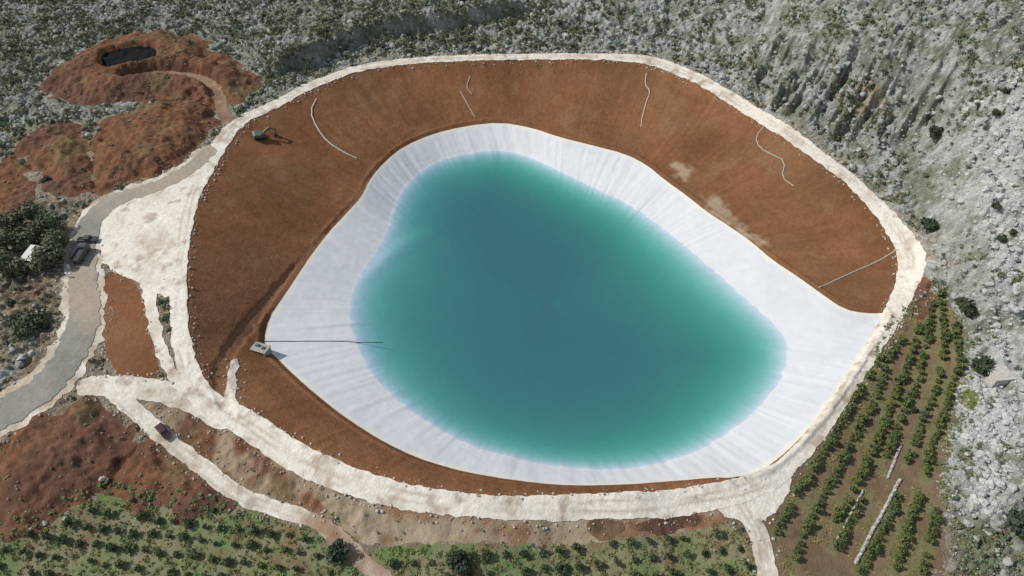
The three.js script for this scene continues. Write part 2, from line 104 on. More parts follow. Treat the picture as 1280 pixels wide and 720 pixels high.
  shed: [[-131.5,0.3]],
  leanto: [[-133.4,4.3]],
  truck: [[-119.5,-1.0]],
  pickup: [[-121.6,-5.0]],
  posts: [[-121.2,3.5],[-120.4,6.5]],
  car: [[-79.5,52.9]],
  excav: [[-85.4,-60.6]],
  chamber: [[-65.7,25.0]],
  tank: [[120.1,35.9]],
  sheet: [[-147.2,-90.3],[-128.9,-98.8]],
  sheetmid: [[-140.0,-97.0]],
  cistern: [[112.3,40.7]],
  boulders: [[-95.4,71.8],[-99.2,72.9],[-101.6,74.2],[-89.8,63.7],[-123.2,31.5],[-120.3,33.4],[-118.6,32.0],[-125.5,29.1],[149.6,-46.1],[118.2,37.6],[129.7,-21.9],[128.5,-14.2],[102.2,69.2],[101.7,74.4],[101.6,77.8],[51.5,64.6],[57.7,63.2],[56.7,61.6],[52.4,75.4],[114.0,-28.2],[114.6,-23.7],[114.6,-17.9],[-99.4,33.6],[-96.0,37.2],[-94.6,38.3],[-113.5,18.5],[-93.5,8.3]],
};const WATER = -5, FLOOR = -13;

// ---------------------------------------------------------------- helpers
function rngOf(seed) { let a = seed >>> 0; return () => { a = (a + 0x6D2B79F5) | 0; let t = Math.imul(a ^ (a >>> 15), 1 | a); t = (t + Math.imul(t ^ (t >>> 7), 61 | t)) ^ t; return ((t ^ (t >>> 14)) >>> 0) / 4294967296; }; }
const perm = (() => { const r = rngOf(7), p = new Float32Array(65536); for (let i = 0; i < 65536; i++) p[i] = r() * 2 - 1; return p; })();
const lat = (i, j) => perm[((i * 7919 + j * 104729) ^ ((i * 31) >> 3) ^ (j * 17)) & 65535];
function n2(x, y) {
  const i = Math.floor(x), j = Math.floor(y); let u = x - i, v = y - j; u = u * u * (3 - 2 * u); v = v * v * (3 - 2 * v);
  const a = lat(i, j), b = lat(i + 1, j), c = lat(i, j + 1), d = lat(i + 1, j + 1);
  return a + (b - a) * u + (c - a) * v + (a - b - c + d) * u * v;
}
function fbm(x, y, o = 4) { let s = 0, a = 0.5; for (let k = 0; k < o; k++) { s += a * n2(x, y); x = x * 2.03 + 13.7; y = y * 2.03 - 7.1; a *= 0.5; } return s; }
const clamp = (x, a = 0, b = 1) => Math.min(b, Math.max(a, x));
const sstep = (a, b, x) => { const t = clamp((x - a) / (b - a)); return t * t * (3 - 2 * t); };
const mix = (a, b, t) => a + (b - a) * t;
const mixc = (a, b, t) => [mix(a[0], b[0], t), mix(a[1], b[1], t), mix(a[2], b[2], t)];

// distance to a polyline: [distance, segment, t]
const out3 = [0, 0, 0];
function distTo(p, x, z, closed) {
  let best = 1e12, bi = 0, bt = 0; const n = p.length, m = closed ? n : n - 1;
  for (let i = 0; i < m; i++) {
    const a = p[i], b = p[i + 1 === n ? 0 : i + 1], dx = b[0] - a[0], dz = b[1] - a[1];
    let t = ((x - a[0]) * dx + (z - a[1]) * dz) / (dx * dx + dz * dz + 1e-9); t = t < 0 ? 0 : t > 1 ? 1 : t;
    const ex = x - a[0] - t * dx, ez = z - a[1] - t * dz, d = ex * ex + ez * ez;
    if (d < best) { best = d; bi = i; bt = t; }
  }
  out3[0] = Math.sqrt(best); out3[1] = bi; out3[2] = bt; return out3[0];
}
function within(p, x, z) {
  let c = false;
  for (let i = 0, j = p.length - 1; i < p.length; j = i++) if ((p[i][1] > z) !== (p[j][1] > z) && x < (p[j][0] - p[i][0]) * (z - p[i][1]) / (p[j][1] - p[i][1]) + p[i][0]) c = !c;
  return c;
}
function boxOf(p) { let a = 1e9, b = -1e9, c = 1e9, d = -1e9; for (const q of p) { a = Math.min(a, q[0]); b = Math.max(b, q[0]); c = Math.min(c, q[1]); d = Math.max(d, q[1]); } return [a, b, c, d]; }

// ---------------------------------------------------------------- the lie of the land: thin-plate spline through surveyed heights
const ctl = D.ctl.map(([x, z, h]) => [x / 100, z / 100, h]);
const phi = (r2) => (r2 > 0 ? 0.5 * r2 * Math.log(r2 + 1e-12) : 0);
const spline = (() => {
  const n = ctl.length, N = n + 3, A = [];
  for (let i = 0; i < N; i++) {
    const row = new Float64Array(N + 1);
    for (let j = 0; j < N; j++) {
      if (i < n && j < n) row[j] = phi((ctl[i][0] - ctl[j][0]) ** 2 + (ctl[i][1] - ctl[j][1]) ** 2) + (i === j ? 2e-3 : 0);
      else if (i < n) row[j] = [1, ctl[i][0], ctl[i][1]][j - n];
      else if (j < n) row[j] = [1, ctl[j][0], ctl[j][1]][i - n];
    }
    row[N] = i < n ? ctl[i][2] : 0; A.push(row);
  }
  for (let c = 0; c < N; c++) {
    let p = c; for (let r = c + 1; r < N; r++) if (Math.abs(A[r][c]) > Math.abs(A[p][c])) p = r;
    [A[c], A[p]] = [A[p], A[c]];
    for (let r = c + 1; r < N; r++) { const f = A[r][c] / A[c][c]; if (f) for (let k = c; k <= N; k++) A[r][k] -= f * A[c][k]; }
  }
  const w = new Float64Array(N);
  for (let r = N - 1; r >= 0; r--) { let s = A[r][N]; for (let k = r + 1; k < N; k++) s -= A[r][k] * w[k]; w[r] = s / A[r][r]; }
  return w;
})();
function lie(x, z) {
  x = clamp(x, -460, 460) / 100; z = clamp(z, -460, 260) / 100;
  const n = ctl.length; let h = spline[n] + spline[n + 1] * x + spline[n + 2] * z;
  for (let i = 0; i < n; i++) { const dx = x - ctl[i][0], dz = z - ctl[i][1]; h += spline[i] * phi(dx * dx + dz * dz); }
  return h;
}

// ---------------------------------------------------------------- the survey grid that every sheet of ground shares
function axis(a, b, step, far) {
  const v = []; for (let x = a; x <= b + 1e-6; x += step) v.push(x);
  let s = step, x = b; while (x < far) { s *= 1.35; x += s; v.push(x); }
  s = step; x = a; while (x > -far) { s *= 1.35; x -= s; v.unshift(x); }
  return Float64Array.from(v);
}
const STEP = 0.5, XS = axis(-225, 185, STEP, 1500), ZS = axis(-165, 95, STEP, 1500), NX = XS.length, NZ = ZS.length, NN = NX * NZ;
const X0 = XS.indexOf(-225), Z0 = ZS.indexOf(-165);
const H = new Float32Array(NN);
const OFF = -60;
function field() { return new Float32Array(NN).fill(OFF); }
function range(bx, pad) {
  let i0 = 0, i1 = NX - 1, j0 = 0, j1 = NZ - 1;
  while (i0 < NX - 1 && XS[i0] < bx[0] - pad) i0++; while (i1 > 0 && XS[i1] > bx[1] + pad) i1--;
  while (j0 < NZ - 1 && ZS[j0] < bx[2] - pad) j0++; while (j1 > 0 && ZS[j1] > bx[3] + pad) j1--;
  return [i0, i1, j0, j1];
}
function polyField(p, rag = 0, rs = 0.35, pad = 9) {
  const f = field(), [i0, i1, j0, j1] = range(boxOf(p), pad);
  for (let j = j0; j <= j1; j++) for (let i = i0; i <= i1; i++) {
    const x = XS[i], z = ZS[j]; let d = distTo(p, x, z, true); if (!within(p, x, z)) d = -d;
    f[j * NX + i] = d + (rag ? rag * 1.6 * fbm(x * rs + 5, z * rs, 3) : 0);
  }
  return f;
}
function lineField(p, width, rag = 0, rs = 0.5, closed = false, pad = 14) {
  const f = field(), [i0, i1, j0, j1] = range(boxOf(p), pad);
  for (let j = j0; j <= j1; j++) for (let i = i0; i <= i1; i++) {
    const x = XS[i], z = ZS[j], d = distTo(p, x, z, closed), k = out3[1], t = out3[2];
    const w = typeof width === 'number' ? width : Array.isArray(width) ? mix(width[0], width[1], (k + t) / (p.length - 1)) : mix(p[k][2], p[(k + 1) % p.length][2], t);
    f[j * NX + i] = w / 2 - d + (rag ? rag * 1.6 * fbm(x * rs + 3, z * rs - 8, 3) : 0);
  }
  return f;
}
const maxField = (...fs) => { const f = field(); for (let k = 0; k < NN; k++) { let m = OFF; for (const g of fs) if (g[k] > m) m = g[k]; f[k] = m; } return f; };

// the reservoir: rim ring, liner edge, shore
const S = {};
S.rim = lineField(D.ring, null, 0.35, 0.6, true);
{ // basin fields by hand, exact inside
  S.basin = field(); S.liner = field(); S.shore = field();
  const [i0, i1, j0, j1] = range(boxOf(D.ring), 12);
  S.baseH = null;
  for (let j = j0; j <= j1; j++) for (let i = i0; i <= i1; i++) {
    const x = XS[i], z = ZS[j], k = j * NX + i;
    let d = distTo(D.ring, x, z, true); S.basin[k] = within(D.ring, x, z) ? d : -d;
    d = distTo(D.liner, x, z, true); S.liner[k] = within(D.liner, x, z) ? d : -d;
    if (S.liner[k] > -2) { d = distTo(D.water, x, z, true); S.shore[k] = within(D.water, x, z) ? d : -d; }
  }
}
S.bench = lineField(D.bench, 3.2, 0.5);
S.asphalt = lineField(D.asphalt, [9, 4.8], 0.7, 0.8);
S.verge = lineField(D.asphalt, [12.5, 8], 1.1, 0.4);
S.yard = maxField(polyField(D.yard, 0.6), lineField(D.yardLane, [3.4, 2.4], 0.5));
S.junction = maxField(lineField(D.junction, [5.6, 6.2], 0.45), lineField(D.whiteSpur, [3, 1.6], 0.5));
S.lower = lineField(D.lower, [4, 2.8], 0.35);
S.track = lineField(D.track, 3.6, 0.4);
S.branch = maxField(lineField(D.branch, [4.6, 4], 0.4), polyField(D.pad, 0.5));
S.heapTrack = lineField(D.heapTrack, 4, 0.6);
for (const k of ['fieldA', 'moundB', 'fieldC', 'heapA', 'heapB', 'heapC', 'heapD']) S[k] = polyField(D[k], k === 'fieldA' ? 1 : 3, 0.2);
S.stripD = polyField(D.stripD, 0.8);
S.bank = polyField(D.bank, 0.6);
S.redE = polyField(D.redE, 0.7); S.redF = polyField(D.redF, 0.7); S.redRim = polyField(D.redRim, 1);
S.orchR = polyField(D.orchR, 1.6, 0.8); S.orchL = polyField(D.orchL, 1.8, 0.6); S.orchM = polyField(D.orchM, 0.8);
S.pale = polyField(D.pale, 4, 0.1, 20); S.ochre = polyField(D.ochre, 3, 0.15, 12); S.scree = polyField(D.scree, 2, 0.2, 10);
S.green = polyField(D.greenPatch, 0.2); S.earthL = polyField(D.earthL, 1.5);
S.dustA = polyField(D.dustA, 1.5, 0.3); S.dustB = polyField(D.dustB, 1.5, 0.3);
S.cliff1 = polyField(D.cliffBand, 3, 0.12, 14); S.cliff2 = polyField(D.cliffBand2, 2, 0.15, 10); S.greenLow = polyField(D.greenLow, 2.5, 0.25); S.fold = lineField(D.fold, 9, 0); S.lowPath = lineField(D.lowPath, 1.6, 0.7);
S.cutShade = polyField(D.cutShade, 0.15);

const roadsF = maxField(S.rim, S.asphalt, S.verge, S.yard, S.junction, S.lower, S.track, S.branch, S.heapTrack);
const worked = maxField(roadsF, S.basin, S.fieldA, S.moundB, S.fieldC, S.heapA, S.heapB, S.heapC, S.heapD, S.stripD, S.bank, S.orchR, S.orchL, S.orchM);
const heaps = maxField(S.moundB, S.fieldC, S.heapA, S.heapB, S.heapC, S.heapD, S.stripD);
const wild = new Float32Array(NN);          // 1 on untouched hillside
for (let j = 0; j < NZ; j++) for (let i = 0; i < NX; i++) {
  const x = XS[i], z = ZS[j], k = j * NX + i;
  let h = lie(x, z);
  const base = h;
  if (S.basin[k] > 0) {
    const dl = -S.liner[k];
    if (dl <= 0) h = S.shore[k] > 0 ? WATER + (FLOOR - WATER) * (1 - Math.exp(-((S.shore[k] / (11.5 + 8 * ((x - 12) / Math.hypot(x - 12, z + 5, 1)) ** 2)) ** 1.12))) : WATER * S.liner[k] / (S.liner[k] - S.shore[k] + 1e-6);
    else { distTo(D.ring, x, z, true); const q = D.ring, w = mix(q[out3[1]][2], q[(out3[1] + 1) % q.length][2], out3[2]); const rd = Math.max(S.basin[k] - w / 2, 0); h = base * (1 - clamp(rd / (rd + dl + 1e-6))); }
  }
  if (S.fold[k] > 0) h += 0.4 * sstep(0, 4.5, S.fold[k]) * sstep(0, 5, S.shore[k]);
  if (S.liner[k] > 0) { const a = Math.atan2(z + 12, x - 12); h += sstep(0, 3, S.liner[k]) * (0.06 * fbm(x * 0.6, z * 0.6, 2) + 0.24 * sstep(9, 0, S.shore[k]) * fbm(a * 45 + 0.02 * S.liner[k], S.liner[k] * 0.05, 2)); }
  else if (S.basin[k] > 0) {
    h += sstep(0, 2, -S.liner[k]) * (0.2 * fbm(x * 0.25, z * 0.25, 3) + 0.07 * fbm(x * 1.3, z * 1.3, 2) + 0.16 * fbm(60 * Math.atan2(z + 12, x - 12), 0.03 * Math.hypot(x - 12, z + 12), 3));
    h -= 0.6 * sstep(-0.3, 0.4, S.bench[k]) * sstep(0, 1.5, -S.liner[k]);
    h += 0.5 * (1 - sstep(0, 1.0, Math.abs(-S.liner[k] - 1.3)));                 // earth ridge over the liner's anchor trench
  }
  const w = sstep(-0.5, -4, worked[k]); wild[k] = w;
  if (w > 0) {
    // ledges of limestone: stepped beds on the steeper hill, broken by ridged noise
    const big = fbm(x * 0.045 + 3, z * 0.045, 3), bed = 4.2;
    const hs = h + 2.2 * big, q = hs / bed, fl = Math.floor(q), st = (fl + sstep(0.3, 0.75, q - fl)) * bed - 2.2 * big;
    const cliff = clamp(sstep(25, 120, x) * sstep(60, 5, z) + 0.75 * sstep(-112, -122, z) * sstep(-120, -60, x));
    const ridge = 1 - Math.abs(2 * fbm(x * 0.2, z * 0.2, 3)), ridge2 = 1 - Math.abs(2.2 * fbm(x * 0.55 + 9, z * 0.55, 2));
    const pale = sstep(-4, 6, S.pale[k]), c1 = sstep(-3, 3, S.cliff1[k]), c2 = sstep(-3, 3, S.cliff2[k]);
    let q2 = mix(h, st, 0.3 * cliff) + (1.5 + 0.5 * cliff) * (1 - 0.65 * pale * sstep(20, 40, z)) * (ridge - 0.7) + (0.8 + 0.9 * Math.max(pale * sstep(45, 25, z), c1, c2)) * (ridge2 - 0.6) + 0.75 * n2(x * 1.05, z * 1.05) + 0.25 * n2(x * 1.9, z * 1.9);
    if (c1 > 0) q2 += c1 * 5 * (0.5 - Math.abs(2 * fbm((x + z) * 0.16, (x - z) * 0.025, 3)));        // flutes down the cliff
    if (c2 > 0) q2 += c2 * 3.6 * (0.5 - Math.abs(2 * fbm(z * 0.17 + 7, x * 0.03, 3)));
    const cd = distTo(D.cliffLine, x, z, false), ct = (out3[1] + out3[2]) / (D.cliffLine.length - 1), ca = D.cliffLine[out3[1]], cb = D.cliffLine[out3[1] + 1], cs = (cb[0] - ca[0]) * (z - ca[1]) - (cb[1] - ca[1]) * (x - ca[0]);
    const cq = (cs < 0 ? cd : -cd) + 2.4 * fbm(x * 0.12 + 5, z * 0.12, 3); if (cq > -4) q2 += (9.5 + 4 * big) * sstep(-3, 3, cq) * sstep(70, 22, cq) * sstep(0, 0.1, ct) * sstep(1, 0.9, ct);
    const sd = distTo(D.scarp, x, z, false), t = (out3[1] + out3[2]) / (D.scarp.length - 1), a = D.scarp[out3[1]], b = D.scarp[out3[1] + 1], side = (b[0] - a[0]) * (z - a[1]) - (b[1] - a[1]) * (x - a[0]);
    if (sd < 40 && side < 0) q2 += 6.5 * sstep(0, 3.2, sd + 1.5 * big) * sstep(36, 8, sd) * sstep(0, 0.12, t) * sstep(1, 0.85, t);
    h = mix(h, q2, w);
  }
  const hp = sstep(-0.5, 3, heaps[k]) * sstep(0.5, -2, roadsF[k]);
  h += sstep(0.5, -2.5, roadsF[k]) * (3.6 * sstep(0, 13, S.heapA[k]) + 2.6 * sstep(0, 9, S.heapC[k]) + 2.2 * sstep(0, 8, S.heapB[k]) + 1.8 * sstep(0, 9, S.moundB[k]) + 1.0 * sstep(0, 6, S.fieldC[k]));
  if (hp > 0) h += hp * (1.5 * fbm(x * 0.14 + 40, z * 0.14, 3) + 0.45 * (1 - Math.abs(2 * fbm(x * 0.4, z * 0.4, 2))) + 0.3 * n2(x * 1.1, z * 1.1));
  if (S.cutShade[k] > -3) h -= 2.6 * sstep(-1.6, 0.6, S.cutShade[k]);
  const op = Math.max(S.orchR[k], S.orchL[k], S.orchM[k], S.bank[k]);
  if (op > 0) h += sstep(0, 2, op) * (0.25 * fbm(x * 0.5, z * 0.5, 3));
  if (S.bank[k] > 0) h += 0.45 * sstep(0, 1, S.bank[k]) * sstep(0.5, -0.5, roadsF[k]) * (fbm(x * 0.7, z * 0.25, 3));
  if (roadsF[k] > -1) h += 0.07 * n2(x * 0.9, z * 0.9) + 0.05 * n2(x * 2.1, z * 2.1);
  H[k] = h;
}
// smooth normals of the ground
const NRM = new Float32Array(NN * 3);
for (let j = 0; j < NZ; j++) for (let i = 0; i < NX; i++) {
  const a = Math.max(i - 1, 0), b = Math.min(i + 1, NX - 1), c = Math.max(j - 1, 0), d = Math.min(j + 1, NZ - 1);
  const gx = (H[j * NX + b] - H[j * NX + a]) / (XS[b] - XS[a]), gz = (H[d * NX + i] - H[c * NX + i]) / (ZS[d] - ZS[c]), l = Math.hypot(gx, 1, gz), k = 3 * (j * NX + i);
  NRM[k] = -gx / l; NRM[k + 1] = 1 / l; NRM[k + 2] = -gz / l;
}
function cellOf(x, z) { return [clamp(Math.floor((x + 225) / STEP) + X0, 0, NX - 2), clamp(Math.floor((z + 165) / STEP) + Z0, 0, NZ - 2)]; }
function at(f, x, z) {                                                            // value of a field at a place inside the surveyed square
  const [i, j] = cellOf(x, z), u = clamp((x - XS[i]) / STEP), v = clamp((z - ZS[j]) / STEP), k = j * NX + i;
  return mix(mix(f[k], f[k + 1], u), mix(f[k + NX], f[k + NX + 1], u), v);
}
const gy = (x, z) => at(H, x, z);

// ---------------------------------------------------------------- textures: grain that tiles
function grain(size, cells, octaves, seed, lo, hi, tint) {
  const data = new Uint8Array(size * size * 4), r = rngOf(seed), layers = [];
  for (let o = 0; o < octaves; o++) { const c = cells << o, g = new Float32Array(c * c); for (let i = 0; i < c * c; i++) g[i] = r(); layers.push([c, g]); }
  for (let y = 0; y < size; y++) for (let x = 0; x < size; x++) {
    let s = 0, wsum = 0;
    layers.forEach(([c, g], o) => {
      const fx = x / size * c, fy = y / size * c, i = Math.floor(fx), j = Math.floor(fy), u = fx - i, v = fy - j, i1 = (i + 1) % c, j1 = (j + 1) % c, w = 0.72 ** o;
      s += w * mix(mix(g[j * c + i], g[j * c + i1], u), mix(g[j1 * c + i], g[j1 * c + i1], u), v); wsum += w;
    });
    const t = clamp((s / wsum - 0.5) * 2.2 + 0.5), k = 4 * (y * size + x);
    for (let q = 0; q < 3; q++) data[k + q] = 255 * mix(lo, hi, t) * (tint ? tint[q] : 1);
    data[k + 3] = 255;
  }
  const tx = new THREE.DataTexture(data, size, size); tx.wrapS = tx.wrapT = THREE.RepeatWrapping; tx.magFilter = THREE.LinearFilter; tx.minFilter = THREE.LinearFilter; tx.needsUpdate = true; return tx;
}
const gSoil = grain(512, 16, 5, 11, 0.8, 0.97), gRock = grain(512, 12, 5, 12, 0.62, 1), gRoad = grain(512, 20, 4, 13, 0.82, 1), gHeight = grain(512, 24, 4, 14, 0, 1), gCloth = grain(512, 6, 6, 15, 0.93, 1);
for (const t of [gSoil, gRock, gRoad, gCloth]) t.colorSpace = THREE.NoColorSpace;
const groundMat = (name, map, rough, bump) => { const m = new THREE.MeshPhysicalMaterial({ name, vertexColors: true, map, roughness: rough, metalness: 0, specularIntensity: 0.25, side: THREE.DoubleSide }); if (bump) { m.bumpMap = gHeight; m.bumpScale = bump; } return m; };
const M = {
  rock: groundMat('limestone', gRock, 0.95, 0.25), soil: groundMat('red_earth', gSoil, 1, 0.08), road: groundMat('crushed_limestone', gRoad, 0.95, 0.06), asphalt: groundMat('asphalt', gRoad, 0.9, 0.03),
  liner: groundMat('liner_cloth', gCloth, 0.62, 0.02), sheet: new THREE.MeshPhysicalMaterial({ name: 'shade_black', color: new THREE.Color(0.018, 0.021, 0.023), roughness: 0.9, specularIntensity: 0.3, bumpMap: gHeight, bumpScale: 0.25, side: THREE.DoubleSide }),  // near-black of the last material is shade put into colour, for the heap cut
};
const plain = (name, r, g, b, roughness = 0.8, metalness = 0) => new THREE.MeshStandardMaterial({ name, color: new THREE.Color(r, g, b), roughness, metalness });

// ---------------------------------------------------------------- sheets of ground, clipped along their outlines
const cover = field();                                                           // what the sheets laid so far already hide
function sheet(name, f, lift, material, colour, uvm = 9, steep = 0) {
  const pos = [], nor = [], col = [], uv = [], idx = [], seen = new Map();
  const vert = (k, i, j) => {
    let q = seen.get(k); if (q !== undefined) return q;
    q = pos.length / 3; seen.set(k, q);
    pos.push(XS[i], H[k] + lift, ZS[j]); nor.push(NRM[3 * k], NRM[3 * k + 1], NRM[3 * k + 2]); uv.push((XS[i] + steep * H[k]) / uvm, (ZS[j] - steep * H[k]) / uvm); if (colour) col.push(...colour(XS[i], ZS[j], k));
    return q;
  };
  const cut = (k1, i1, j1, k2, i2, j2) => {
    const key = (k1 < k2 ? k1 : k2) * 4194304 + (k1 < k2 ? k2 : k1); let q = seen.get(-key - 1); if (q !== undefined) return q;
    const t = f[k1] / (f[k1] - f[k2]); q = pos.length / 3; seen.set(-key - 1, q);
    const x = mix(XS[i1], XS[i2], t), z = mix(ZS[j1], ZS[j2], t);
    pos.push(x, mix(H[k1], H[k2], t) + lift, z); for (let c = 0; c < 3; c++) nor.push(mix(NRM[3 * k1 + c], NRM[3 * k2 + c], t)); uv.push(x / uvm, z / uvm); if (colour) col.push(...colour(x, z, f[k1] > f[k2] ? k1 : k2));
    return q;
  };
  for (let j = 0; j < NZ - 1; j++) for (let i = 0; i < NX - 1; i++) {
    const k = j * NX + i, a = [k, i, j], b = [k + 1, i + 1, j], c = [k + NX, i, j + 1], d = [k + NX + 1, i + 1, j + 1];
    if (f && f[k] <= 0 && f[k + 1] <= 0 && f[k + NX] <= 0 && f[k + NX + 1] <= 0) continue;
    for (const tri of ((i + j) & 1) ? [[a, c, b], [b, c, d]] : [[a, c, d], [a, d, b]]) {
      if (cover[tri[0][0]] > 1.6 && cover[tri[1][0]] > 1.6 && cover[tri[2][0]] > 1.6) continue;
      if (!f) { idx.push(vert(...tri[0]), vert(...tri[1]), vert(...tri[2])); continue; }
      const poly = [];
      for (let e = 0; e < 3; e++) { const p = tri[e], q = tri[(e + 1) % 3], fp = f[p[0]], fq = f[q[0]]; if (fp > 0) poly.push(vert(...p)); if ((fp > 0) !== (fq > 0)) poly.push(cut(...p, ...q)); }
      for (let e = 1; e + 1 < poly.length; e++) idx.push(poly[0], poly[e], poly[e + 1]);
    }
  }
  if (f) for (let k = 0; k < NN; k++) if (f[k] > cover[k]) cover[k] = f[k];
  const g = new THREE.BufferGeometry();
  g.setAttribute('position', new THREE.Float32BufferAttribute(pos, 3)); g.setAttribute('normal', new THREE.Float32BufferAttribute(nor, 3)); g.setAttribute('uv', new THREE.Float32BufferAttribute(uv, 2));
  if (colour) g.setAttribute('color', new THREE.Float32BufferAttribute(col, 3));
  g.setIndex(idx);
  const m = new THREE.Mesh(g, material); m.name = name; m.castShadow = m.receiveShadow = true; scene.add(m);
  return m;
}
const setting = (m) => { m.userData.kind = 'structure'; return m; };

const RED = [0.264, 0.12, 0.059], RED2 = [0.208, 0.094, 0.044], TAN = [0.42, 0.29, 0.18], CHALK = [0.83, 0.77, 0.67], BEIGE = [0.56, 0.47, 0.36], GREY = [0.57, 0.595, 0.555], SCRUB = [0.25, 0.27, 0.19], OCHRE = [0.43, 0.31, 0.2], GRASS = [0.17, 0.225, 0.095];
const redEarth = (x, z) => { const t = fbm(x * 0.09, z * 0.09, 4), u = n2(x * 1.4, z * 1.4); let c = mixc(RED, RED2, clamp(0.5 + 1.3 * t)); c = mixc(c, TAN, 0.14 * sstep(0.1, 0.5, fbm(x * 0.16 + 30, z * 0.16, 4))); const m = 1 + 0.14 * u; return [c[0] * m, c[1] * m, c[2] * m]; };
const turned = (x, z) => { let c = mixc(mixc(redEarth(x, z), [0.17, 0.09, 0.058], 0.45), [0.15, 0.08, 0.056], clamp(0.45 + 1.5 * fbm(x * 0.07 + 15, z * 0.07, 3))); c = mixc(c, [0.2, 0.15, 0.075], 0.6 * sstep(0.0, 0.4, fbm(x * 0.12 + 70, z * 0.12, 4))); const m = 1 + 0.3 * n2(x * 0.8, z * 0.8); return [c[0] * m, c[1] * m, c[2] * m]; };
const chalky = (warm) => (x, z) => { const t = fbm(x * 0.22, z * 0.22, 4); let c = mixc(CHALK, BEIGE, clamp(warm + 1.4 * t)); c = mixc(c, [0.33, 0.22, 0.14], 0.55 * sstep(0.18, 0.5, fbm(x * 0.35 + 90, z * 0.35, 4))); const m = 1 + 0.09 * n2(x * 1.7, z * 1.7); return [c[0] * m, c[1] * m, c[2] * m]; };

const wheelTracks = (base, line, closed, gauge = 0.85) => (x, z, k) => { const c = base(x, z, k), d = distTo(line, x, z, closed) - 0.6 * n2(x * 0.08, z * 0.08), t = sstep(0.5, 0.1, Math.abs(Math.abs(d) - gauge)) * sstep(-0.35, 0.2, fbm(x * 0.12 + 61, z * 0.12, 3)); return mixc(c, [0.46, 0.38, 0.29], 0.65 * t); };
const rowLines = Array.from({ length: 10 }, (_, i) => D['row' + (i + 1)]);
// from the top sheet down
setting(sheet('asphalt_road', S.asphalt, 0.26, M.asphalt, (x, z) => { const t = fbm(x * 0.15, z * 0.15, 4); let c = mixc([0.27, 0.265, 0.235], [0.34, 0.32, 0.275], clamp(0.5 + t * 1.6)); c = mixc(c, [0.47, 0.38, 0.28], 0.75 * sstep(0.0, 0.45, fbm(x * 0.11 + 20, z * 0.06, 4)) * sstep(45, 20, z)); c = mixc(c, [0.45, 0.38, 0.29], 0.75 * sstep(-8, -34, z + 5 * n2(x * 0.2, z * 0.2))); return c; }));
setting(sheet('rim_road', S.rim, 0.22, M.road, wheelTracks(chalky(-0.05), D.ring, true)));
setting(sheet('gravel_yard', S.yard, 0.19, M.road, chalky(0.02)));
setting(sheet('dirt_junction', S.junction, 0.18, M.road, wheelTracks(chalky(0.35), D.junction, false, 1.1)));
setting(sheet('lower_road', S.lower, 0.17, M.road, (x, z, k) => mixc(wheelTracks(chalky(0.18), D.lower, false)(x, z, k), [0.36, 0.25, 0.16], sstep(11, 2, Math.hypot(x - D.lower[D.lower.length - 1][0], z - D.lower[D.lower.length - 1][1]) + 2 * n2(x * 0.5, z * 0.5)))));
setting(sheet('branch_road', S.branch, 0.16, M.road, wheelTracks(chalky(0.03), D.branch, false)));
setting(sheet('dirt_track', S.track, 0.15, M.soil, (x, z) => mixc([0.34, 0.22, 0.14], BEIGE, clamp(0.3 + fbm(x * 0.4, z * 0.4)))));
setting(sheet('spoil_track', S.heapTrack, 0.14, M.soil, (x, z) => mixc([0.37, 0.255, 0.165], [0.26, 0.16, 0.105], clamp(0.4 + 1.3 * fbm(x * 0.4, z * 0.4)))));
setting(sheet('road_verge', S.verge, 0.12, M.road, chalky(0.8)));
const liner = setting(sheet('reservoir_liner', S.liner, 0.1, M.liner, (x, z, k) => {
  let c = mixc([0.7, 0.715, 0.735], [0.66, 0.675, 0.7], clamp(0.5 + 1.1 * fbm(x * 0.13, z * 0.13, 4))); c = mixc(c, [0.8, 0.755, 0.66], sstep(1.5, 0.3, S.liner[k] + 0.6 * n2(x * 0.6, z * 0.6))); return c;
}, 14));
const shadeSheet = sheet('painted_shade_sheet', S.cutShade, 0.2, M.sheet, null, 3);  // dark sheet stands in for the shade on the cut face
shadeSheet.userData.label = 'black sheet painted in as the shade of a cut in the large red earth heap'; shadeSheet.userData.category = 'painted shade';
setting(sheet('bench_track', S.bench, 0.08, M.soil, (x, z, k) => mixc(redEarth(x, z), [0.3, 0.17, 0.1], 0.5)));
setting(sheet('reservoir_slope', S.basin, 0.06, M.soil, (x, z, k) => {
  const a = Math.atan2(z + 12, x - 12), r = Math.hypot(x - 12, z + 12);
  let c = redEarth(x, z); const m = 1 + 0.09 * fbm(a * 55, r * 0.04, 4) + 0.05 * n2(a * 190, r * 0.06) + 0.16 * fbm(x * 0.06 + 31, z * 0.06, 3);
  c = mixc(c, [0.19, 0.135, 0.07], 0.22 * sstep(0.05, 0.4, fbm(x * 0.05 + 8, z * 0.05 + 3, 3)));
  const dust = Math.max(S.dustA[k], S.dustB[k]); if (dust > -3) c = mixc(c, [0.52, 0.41, 0.28], 0.7 * sstep(-0.6, 3, dust + 1.2 * n2(x * 0.7, z * 0.7)));
  return [c[0] * m, c[1] * m, c[2] * m];
}));
for (const k of ['redE', 'redF', 'redRim']) setting(sheet('red_earth_patch', S[k], 0.07, M.soil, turned));
setting(sheet('earth_bank', S.bank, 0.05, M.soil, (x, z) => { let c = mixc([0.36, 0.28, 0.19], [0.46, 0.37, 0.26], clamp(0.5 + 1.5 * fbm(x * 0.5, z * 0.2, 4))); c = mixc(c, [0.22, 0.17, 0.09], 0.6 * sstep(0.05, 0.4, fbm(x * 0.3 + 4, z * 0.3, 4))); c = mixc(c, RED, 0.7 * sstep(0.1, 0.4, fbm(x * 0.12 + 60, z * 0.2, 4))); return c; }));
for (const k of ['fieldA', 'fieldC', 'heapB', 'heapD']) setting(sheet('red_earth_plot', S[k], 0.045, M.soil, k === 'fieldA' ? redEarth : turned));
